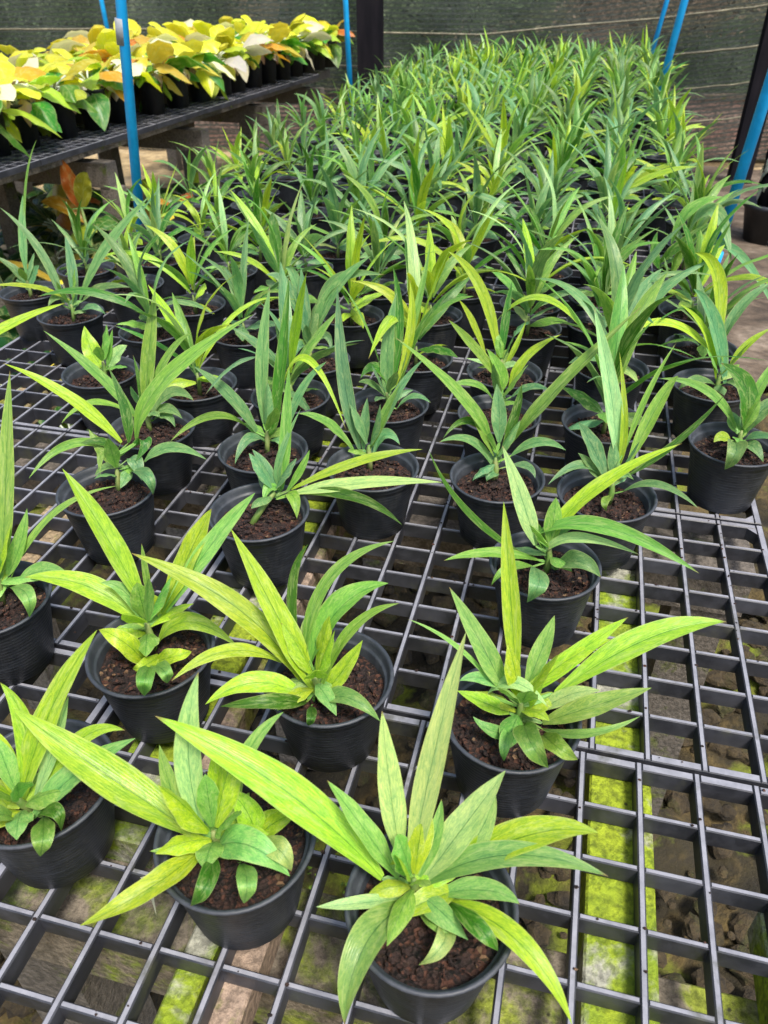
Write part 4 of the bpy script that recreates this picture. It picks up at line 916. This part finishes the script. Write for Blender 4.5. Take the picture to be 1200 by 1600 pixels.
# ------------------------------------------------------------------ dark broad-leaved plants on the ground between the benches
YT.update({'D': (.022, .075, .015), 'E': (.05, .14, .02), 'F': (.10, .20, .02)})
DH = [broad_habit(500+i, ['DDEDFE', 'DEDDDE', 'EDFDDD'][i % 3], 17, 2.2, (3.0, 4.6), False)[0] for i in range(4)]
rng = random.Random(31)
SP = [(-47, 41), (-42, 37), (-38, 32), (-44, 47), (-52, 46), (-49, 53), (-40, 42), (-34, 38), (-58, 55), (-54, 61), (-33, 29), (-46, 60), (-37, 50), (-60, 66), (-52, 69), (-42, 57), (-29, 33), (-28, 45), (-31, 55), (-36, 64), (-64, 75), (-40, 74), (-48, 78), (-29, 24), (-35, 24)]
for x, y_ in SP:
    root = empty('ground_plant', wp(x, y_, -14.1)); tag(root, 'dark green broad-leaved plant on the ground in the shade beside the left bench', 'plant', 'broad-leaved plants on the ground between the benches')
    o = link('foliage', DH[rng.randrange(4)], root); s_ = rng.uniform(1.0, 1.4); o.scale = (s_, s_, s_*1.15); o.rotation_euler = (0, 0, rng.uniform(0, 6.28))
    mb = MB(); mb.tube([(0, 0, -.2), (.1, 0, 1.6), (0, 0, 3)], [.25, .2, .12], 7); mb.build('stem', M_STEM, root)
root = empty('orange_leaf_plant', wp(-42.4, 50, -14)); tag(root, 'plant with an upright orange-red leaf under the edge of the left bench', 'plant')
mb = MB(); mb.tube([(0, 0, 0), (-.3, 0, 5), (-.6, 0, 9.2)], [.3, .2, .1], 7)
mb.build('stem', M_STEM, root)
for (bx, tz, tx, wd, c_, nm) in ((-.6, 12.9, -1.2, 1.5, (.50, .10, .010), 'orange_leaf'), (-.4, 12.0, .9, 1.5, (.34, .32, .02), 'leaf'), (-.5, 9.4, -4.2, 1.5, (.55, .33, .015), 'leaf'), (-.2, 7.5, 3.0, 1.9, (.05, .15, .02), 'leaf')):
    mb = MB(); B = (bx, 0, 9.0 if tz > 10 else 7.8); T = (tx, -.3, tz); Mi = ((bx+tx)/2, -.2, (B[2]+tz)/2 + (.5 if nm == 'leaf' else 0))
    leaf_mesh(mb, B, Mi, T, wd, (1, .3, 0) if tz > 10 else (0, .9, .5), c_, rng, True, 12, 3, .2); soft(mb.build(nm, M_BROAD, root), 1)
for x, y_ in ((-47.5, 61), (-40.5, 62)):
    root = empty('orange_leaf_plant', wp(x, y_, -14)); tag(root, 'low plant with a dull orange leaf beyond the first bench post' if x < -44 else 'low orange-leaved plant between the blue pipe and the second bench post', 'plant')
    mb = MB(); mb.tube([(0, 0, 0), (0, 0, 6)], .2, 6); mb.build('stem', M_STEM, root)
    for a in range(5):
        o = Vector((cos(a*1.3), sin(a*1.3), 0)); mb = MB(); B = Vector((0, 0, 6)); T = B + o*2.6 + Vector((0, 0, 1.2))
        leaf_mesh(mb, B, (B+T)*.5 + Vector((0, 0, .7)), T, 1.6, (-o.y, o.x, 0), (.45, .12, .02) if a % 2 else (.06, .14, .02), rng, True, 10, 3, .3); mb.build('leaf', M_BROAD, root)

# puddle and old log kerb on the ground under the left bench
def water_material():
    mt, nt, b = newmat('water'); b.inputs['Base Color'].default_value = (.02, .025, .02, 1); b.inputs['Roughness'].default_value = .06
    bump(nt, b, noi(nt, mapped(nt), 8, 3), .15, .01); return mt
M_WATER = water_material()
for (cx_, cy_, rx, ry, sd_) in ((-80.5, 95, 2.6, 5.5, 1), (-76, 99, 2.2, 4, 2), (-81.5, 88, 1.2, 2.2, 3)):
    mb = MB(); V = [(0, 0, 0)]; n = 40
    for i in range(n):
        a = 2*pi*i/n; f_ = 1 + .5*noise.noise(Vector((cos(a)*1.5, sin(a)*1.5, sd_*3.1))); V.append((rx*f_*cos(a), ry*f_*sin(a), 0))
    mb.add(V, [(0, i+1, (i+1) % n+1) for i in range(n)]); tag(mb.build('puddle', M_WATER, None, wp(cx_, cy_, -13.55)), kind='structure')
lg = MB(); 
lg.tube([(0, 0, 0), (20, 2.5, .1), (44, 5.2, -.1), (62, 8, 0)], [1.1, 1.2, 1.1, 1.0], 14)
o = lg.build('log', M_TAN, None, wp(-100, 80, -13.2)); tag(o, 'long pale tan log lying on the ground behind the legs of the left bench', 'log')

# ------------------------------------------------------------------ shade net, its posts, brick wall and growth behind it
NA = Vector((-68, 121, 0)); ND = Vector((84, 12, 0)).normalized(); NN = Vector((-12, 84, 0)).normalized()
def net_material():
    mt, nt, b = newmat('shade_net'); L = nt.links
    tc = N(nt, 'ShaderNodeTexCoord'); sp = N(nt, 'ShaderNodeSeparateXYZ'); L.new(tc.outputs['Object'], sp.inputs[0])
    # woven rows; they climb gently towards the right where the net is pulled up
    sl = math_(nt, 'MULTIPLY', math_(nt, 'MAXIMUM', math_(nt, 'SUBTRACT', sp.outputs[0], 62*S), 0.0), .11)
    zz = math_(nt, 'SUBTRACT', sp.outputs[2], sl)
    cv = N(nt, 'ShaderNodeCombineXYZ'); L.new(math_(nt, 'MULTIPLY', sp.outputs[0], 1.0), cv.inputs[0]); L.new(zz, cv.inputs[2])
    mp = N(nt, 'ShaderNodeMapping'); mp.inputs['Scale'].default_value = (1, 1, 1); L.new(cv.outputs[0], mp.inputs[0])
    rows = N(nt, 'ShaderNodeTexWave', wave_type='BANDS', bands_direction='Z'); rows.inputs['Scale'].default_value = 9.5; rows.inputs['Distortion'].default_value = .5
    rows.inputs['Detail'].default_value = 2; rows.inputs['Detail Scale'].default_value = 2; L.new(mp.outputs[0], rows.inputs[0])
    mp2 = N(nt, 'ShaderNodeMapping'); mp2.inputs['Scale'].default_value = (10, 1, 24); L.new(cv.outputs[0], mp2.inputs[0])
    nz = noi(nt, mp2.outputs[0], 3.2, 5, .7); mp3 = N(nt, 'ShaderNodeMapping'); mp3.inputs['Scale'].default_value = (30, 1, 5); L.new(cv.outputs[0], mp3.inputs[0])
    nv = noi(nt, mp3.outputs[0], 2.2, 4, .7)
    t = math_(nt, 'MULTIPLY', ramp(nt, rows.outputs['Fac'], [(.25, .22), (.65, 1)]), ramp(nt, nz, [(.40, .15), (.58, 1)]))
    t = math_(nt, 'MULTIPLY', math_(nt, 'MULTIPLY', t, ramp(nt, nv, [(.3, .7), (.6, 1)])), .95)
    c = ramp(nt, nz, [(.3, (.022, .030, .026)), (.52, (.040, .052, .045)), (.70, (.20, .21, .185))])
    L.new(c, b.inputs['Base Color']); b.inputs['Roughness'].default_value = .7
    tl = N(nt, 'ShaderNodeBsdfTranslucent'); tl.inputs[0].default_value = (.05, .065, .05, 1)
    m0 = N(nt, 'ShaderNodeMixShader'); m0.inputs[0].default_value = .3; L.new(b.outputs[0], m0.inputs[1]); L.new(tl.outputs[0], m0.inputs[2])
    tr = N(nt, 'ShaderNodeBsdfTransparent'); ms = N(nt, 'ShaderNodeMixShader'); L.new(t, ms.inputs[0]); L.new(m0.outputs[0], ms.inputs[1]); L.new(tr.outputs[0], ms.inputs[2])
    L.new(ms.outputs[0], nt.nodes['Material Output'].inputs[0]); return mt
M_NET = net_material()
M_SEAM = plastic('net_seam', (.12, .11, .075), (.26, .24, .16), .8)
a_net = math.atan2(ND.y, ND.x)
net = empty('shade_net', wp(NA.x, NA.y, -14), a_net); tag(net, 'dark green woven shade net hanging across the back of the nursery', 'shade net')
mb = MB(); V = []; F = []; nx, nz_ = 120, 30
for j in range(nz_+1):
    for i in range(nx+1):
        x = -95 + 250*i/nx; z = .1 + 52*j/nz_
        V.append((x, .5*sin(x*.35+z*.1) + .8*noise.noise(Vector((x*.12, z*.15, 2))), z + .35*noise.noise(Vector((x*.2, 0, 5)))))
for j in range(nz_):
    for i in range(nx): F.append((j*(nx+1)+i, j*(nx+1)+i+1, (j+1)*(nx+1)+i+1, (j+1)*(nx+1)+i))
mb.add(V, F); mb.build('netting', M_NET, net)
def seam(pts, hgt):
    mb = MB(); P = []
    for p in pts:
        v = Vector(p) - NA; P.append((v.dot(ND), v.dot(NN) - 1.0, p[2]+14))
    V = []; F = []
    import bisect
    n = 60
    xs = [q[0] for q in P]
    for i in range(n+1):
        x = xs[0] + (xs[-1]-xs[0])*i/n; k = max(0, min(len(P)-2, bisect.bisect_right(xs, x)-1)); f_ = (x-xs[k])/(xs[k+1]-xs[k])
        z = P[k][2]*(1-f_) + P[k+1][2]*f_ + .12*noise.noise(Vector((x*.4, 1, 1))); yy = -1.35 + .3*sin(x*.35)
        V += [(x, yy, z-hgt), (x, yy-.08, z), (x, yy, z+hgt), (x, yy+.1, z)]
    for i in range(n):
        for k in range(4): F.append((i*4+k, i*4+(k+1) % 4, (i+1)*4+(k+1) % 4, (i+1)*4+k))
    mb.add(V, F); mb.build('seam', M_SEAM, net)
seam([(-107.7,115.1,3.5),(-70.5,120.4,3.7),(-41.2,124.6,3.6),(-35.3,125.4,3.4),(-20.7,127.5,3.2),(-6.6,129.5,4.5),(5.3,131.2,5.4),(20.2,133.4,7.1),(37,135.8,9)], .13)
seam([(-71.4,120.3,-1),(-39.4,124.8,-1.1),(-31.3,126,-1.2),(-15.5,128.2,-.8),(4.9,131.2,.4),(21.6,133.5,2.2),(38.8,136,4.2)], .13)
seam([(-15.1,128.3,-5.1),(8.1,131.6,-4),(22,133.6,-2.5),(40.5,136.3,-.6)], .10)
seam([(-4.7,129.8,-9.2),(11,132,-8.4),(17.6,133,-7.7),(42.3,136.5,-5.3)], .10)
def post_material():
    mt, nt, b = newmat('dark_post'); n = noi(nt, mapped(nt, (3, 3, .5)), 6, 4)
    nt.links.new(ramp(nt, n, [(.3, (.005, .005, .007)), (.7, (.014, .012, .015))]), b.inputs['Base Color']); b.inputs['Roughness'].default_value = .95; b.inputs['Specular IOR Level'].default_value = .1; return mt
M_POST = post_material()
for (x, y_, r_, lab) in ((19.6, 118, 1.5, 'dark square post in front of the net at the right edge'), (-35.8, 119, 1.9, 'dark post against the net beside the thin blue pipe'), (-101, 111, 2.2, 'dark post behind the yellow plants at the far left')):
    root = empty('net_post', wp(x, y_, -14), a_net); tag(root, lab, 'post', 'dark posts holding the shade net')
    mb = MB(); mb.box(-r_, r_, -.8, .8, 0, 52, .15); mb.build('shaft', M_POST, root, smooth=False)
    mb = MB(); mb.box(-r_-.2, r_+.2, -1.1, 1.1, -.3, .6, .2); mb.build('footing', M_POST, root, smooth=False)
def brick_material():
    mt, nt, b = newmat('laterite_brick'); L = nt.links
    v = mapped(nt, (1, 1, 1), rot=(radians(90), 0, 0)); br = N(nt, 'ShaderNodeTexBrick'); L.new(v, br.inputs[0]); br.inputs['Scale'].default_value = 2.2
    br.inputs['Color1'].default_value = (.80, .44, .36, 1); br.inputs['Color2'].default_value = (.88, .62, .52, 1); br.inputs['Mortar'].default_value = (.40, .28, .24, 1); br.inputs['Mortar Size'].default_value = .03
    n = noi(nt, mapped(nt, (1, 1, .6)), 5, 6, .7)
    L.new(mix(nt, ramp(nt, n, [(.4, .6), (.65, 0)]), br.outputs[0], (.30, .17, .13)), b.inputs['Base Color']); b.inputs['Roughness'].default_value = .85; bump(nt, b, n, .5, .01); return mt
wall = empty('brick_wall', wp(*(NA + NN*4.5 + Vector((0, 0, -14)))), a_net); tag(wall, 'low pink brick wall seen through the lower part of the shade net', 'wall')
mb = MB(); mb.box(-95, 155, 0, 1.8, -.4, 8.2, .1); mb.build('wall_body', brick_material(), wall, smooth=False)
mb = MB(); mb.box(-95.2, 155.2, -.3, 2.1, 8.203, 8.9, .1); mb.build('coping', M_PINK, wall, smooth=False)
def hedge_material():
    mt, nt, b = newmat('far_growth'); v = mapped(nt)
    n = noi(nt, v, 2.2, 8, .7); big = noi(nt, v, .5, 3)
    c = ramp(nt, n, [(.3, (.02, .04, .015)), (.5, (.09, .15, .06)), (.62, (.22, .30, .16)), (.8, (.55, .58, .42))])
    c = mix(nt, ramp(nt, big, [(.5, 0), (.6, .7)]), c, (.40, .26, .20)); nt.links.new(c, b.inputs['Base Color']); b.inputs['Roughness'].default_value = .9; return mt
rng = random.Random(44); mb = MB()
for i in range(17000):
    x = rng.uniform(-96, 156); z = rng.uniform(6, 46)*1.0; y_ = 13 + rng.uniform(-3, 4) + 2*noise.noise(Vector((x*.1, z*.1, 0)))
    r = rng.uniform(.25, .95); t = Vector((rng.uniform(-1, 1), rng.uniform(-.6, .6), rng.uniform(-1, 1))).normalized()*r; q = Vector((rng.uniform(-1, 1), rng.uniform(-1, 1), rng.uniform(-1, 1))).normalized()*r*.5
    p = Vector((x, y_, z)); mb.add([p-t, p+q, p+t, p-q], [(0, 1, 2, 3)])
mb.box(-96, 156, 19, 21, 0, 48)
o = mb.build('far_growth', hedge_material(), None, wp(*(NA + Vector((0, 0, -14)))), smooth=False); o.rotation_euler = (0, 0, a_net)
tag(o, 'mass of dark leaves and shade growing behind the net', 'undergrowth', kind='stuff')

# ------------------------------------------------------------------ black pot with a withered plant by the path at the right
root = empty('withered_plant_pot', wp(18.9, 88, -14)); tag(root, 'big black pot with a gnarled dark stump and pale withered leaves at the right edge', C_PLANT)
mb = MB(); mb.lathe([(0, 0), (2.2, 0), (2.9, 3.6), (3.1, 3.7), (3.1, 4.2), (2.8, 4.2), (2.7, 3.6), (0, 3.5)], 36); mb.build('pot', M_POT, root)
for i in range(7):
    a = i*.9; mb = MB(); P = [(cos(a)*.8, sin(a)*.8, 3.4), (cos(a)*1.4, sin(a)*1.4, 6.2), (cos(a+.5)*(1.2+i*.15), sin(a+.5)*1.6, 9.0), (cos(a+1)*2.0, sin(a+1)*2.2, 11.5)]
    mb.tube(P, [.8, .7, .5, .2], 8); mb.build('branch', M_POST, root)
for i in range(9):
    a = -2.6 + rng.uniform(-1.4, 1.0); o_ = Vector((cos(a), sin(a), 0)); z = rng.uniform(6.5, 10.5); B = o_*1.2 + Vector((0, 0, z)); T = B + o_*rng.uniform(.4, 1.0) + Vector((0, 0, -rng.uniform(1.4, 2.6)))
    mb = MB(); leaf_mesh(mb, B, (B+T)*.5 + o_*.4, T, rng.uniform(.5, .9), (-o_.y, o_.x, 0), rng.choice([(.5, .52, .42), (.42, .36, .18), (.6, .6, .52)]), rng, True, 8, 3, .3); mb.build('withered_leaf', M_BROAD, root)
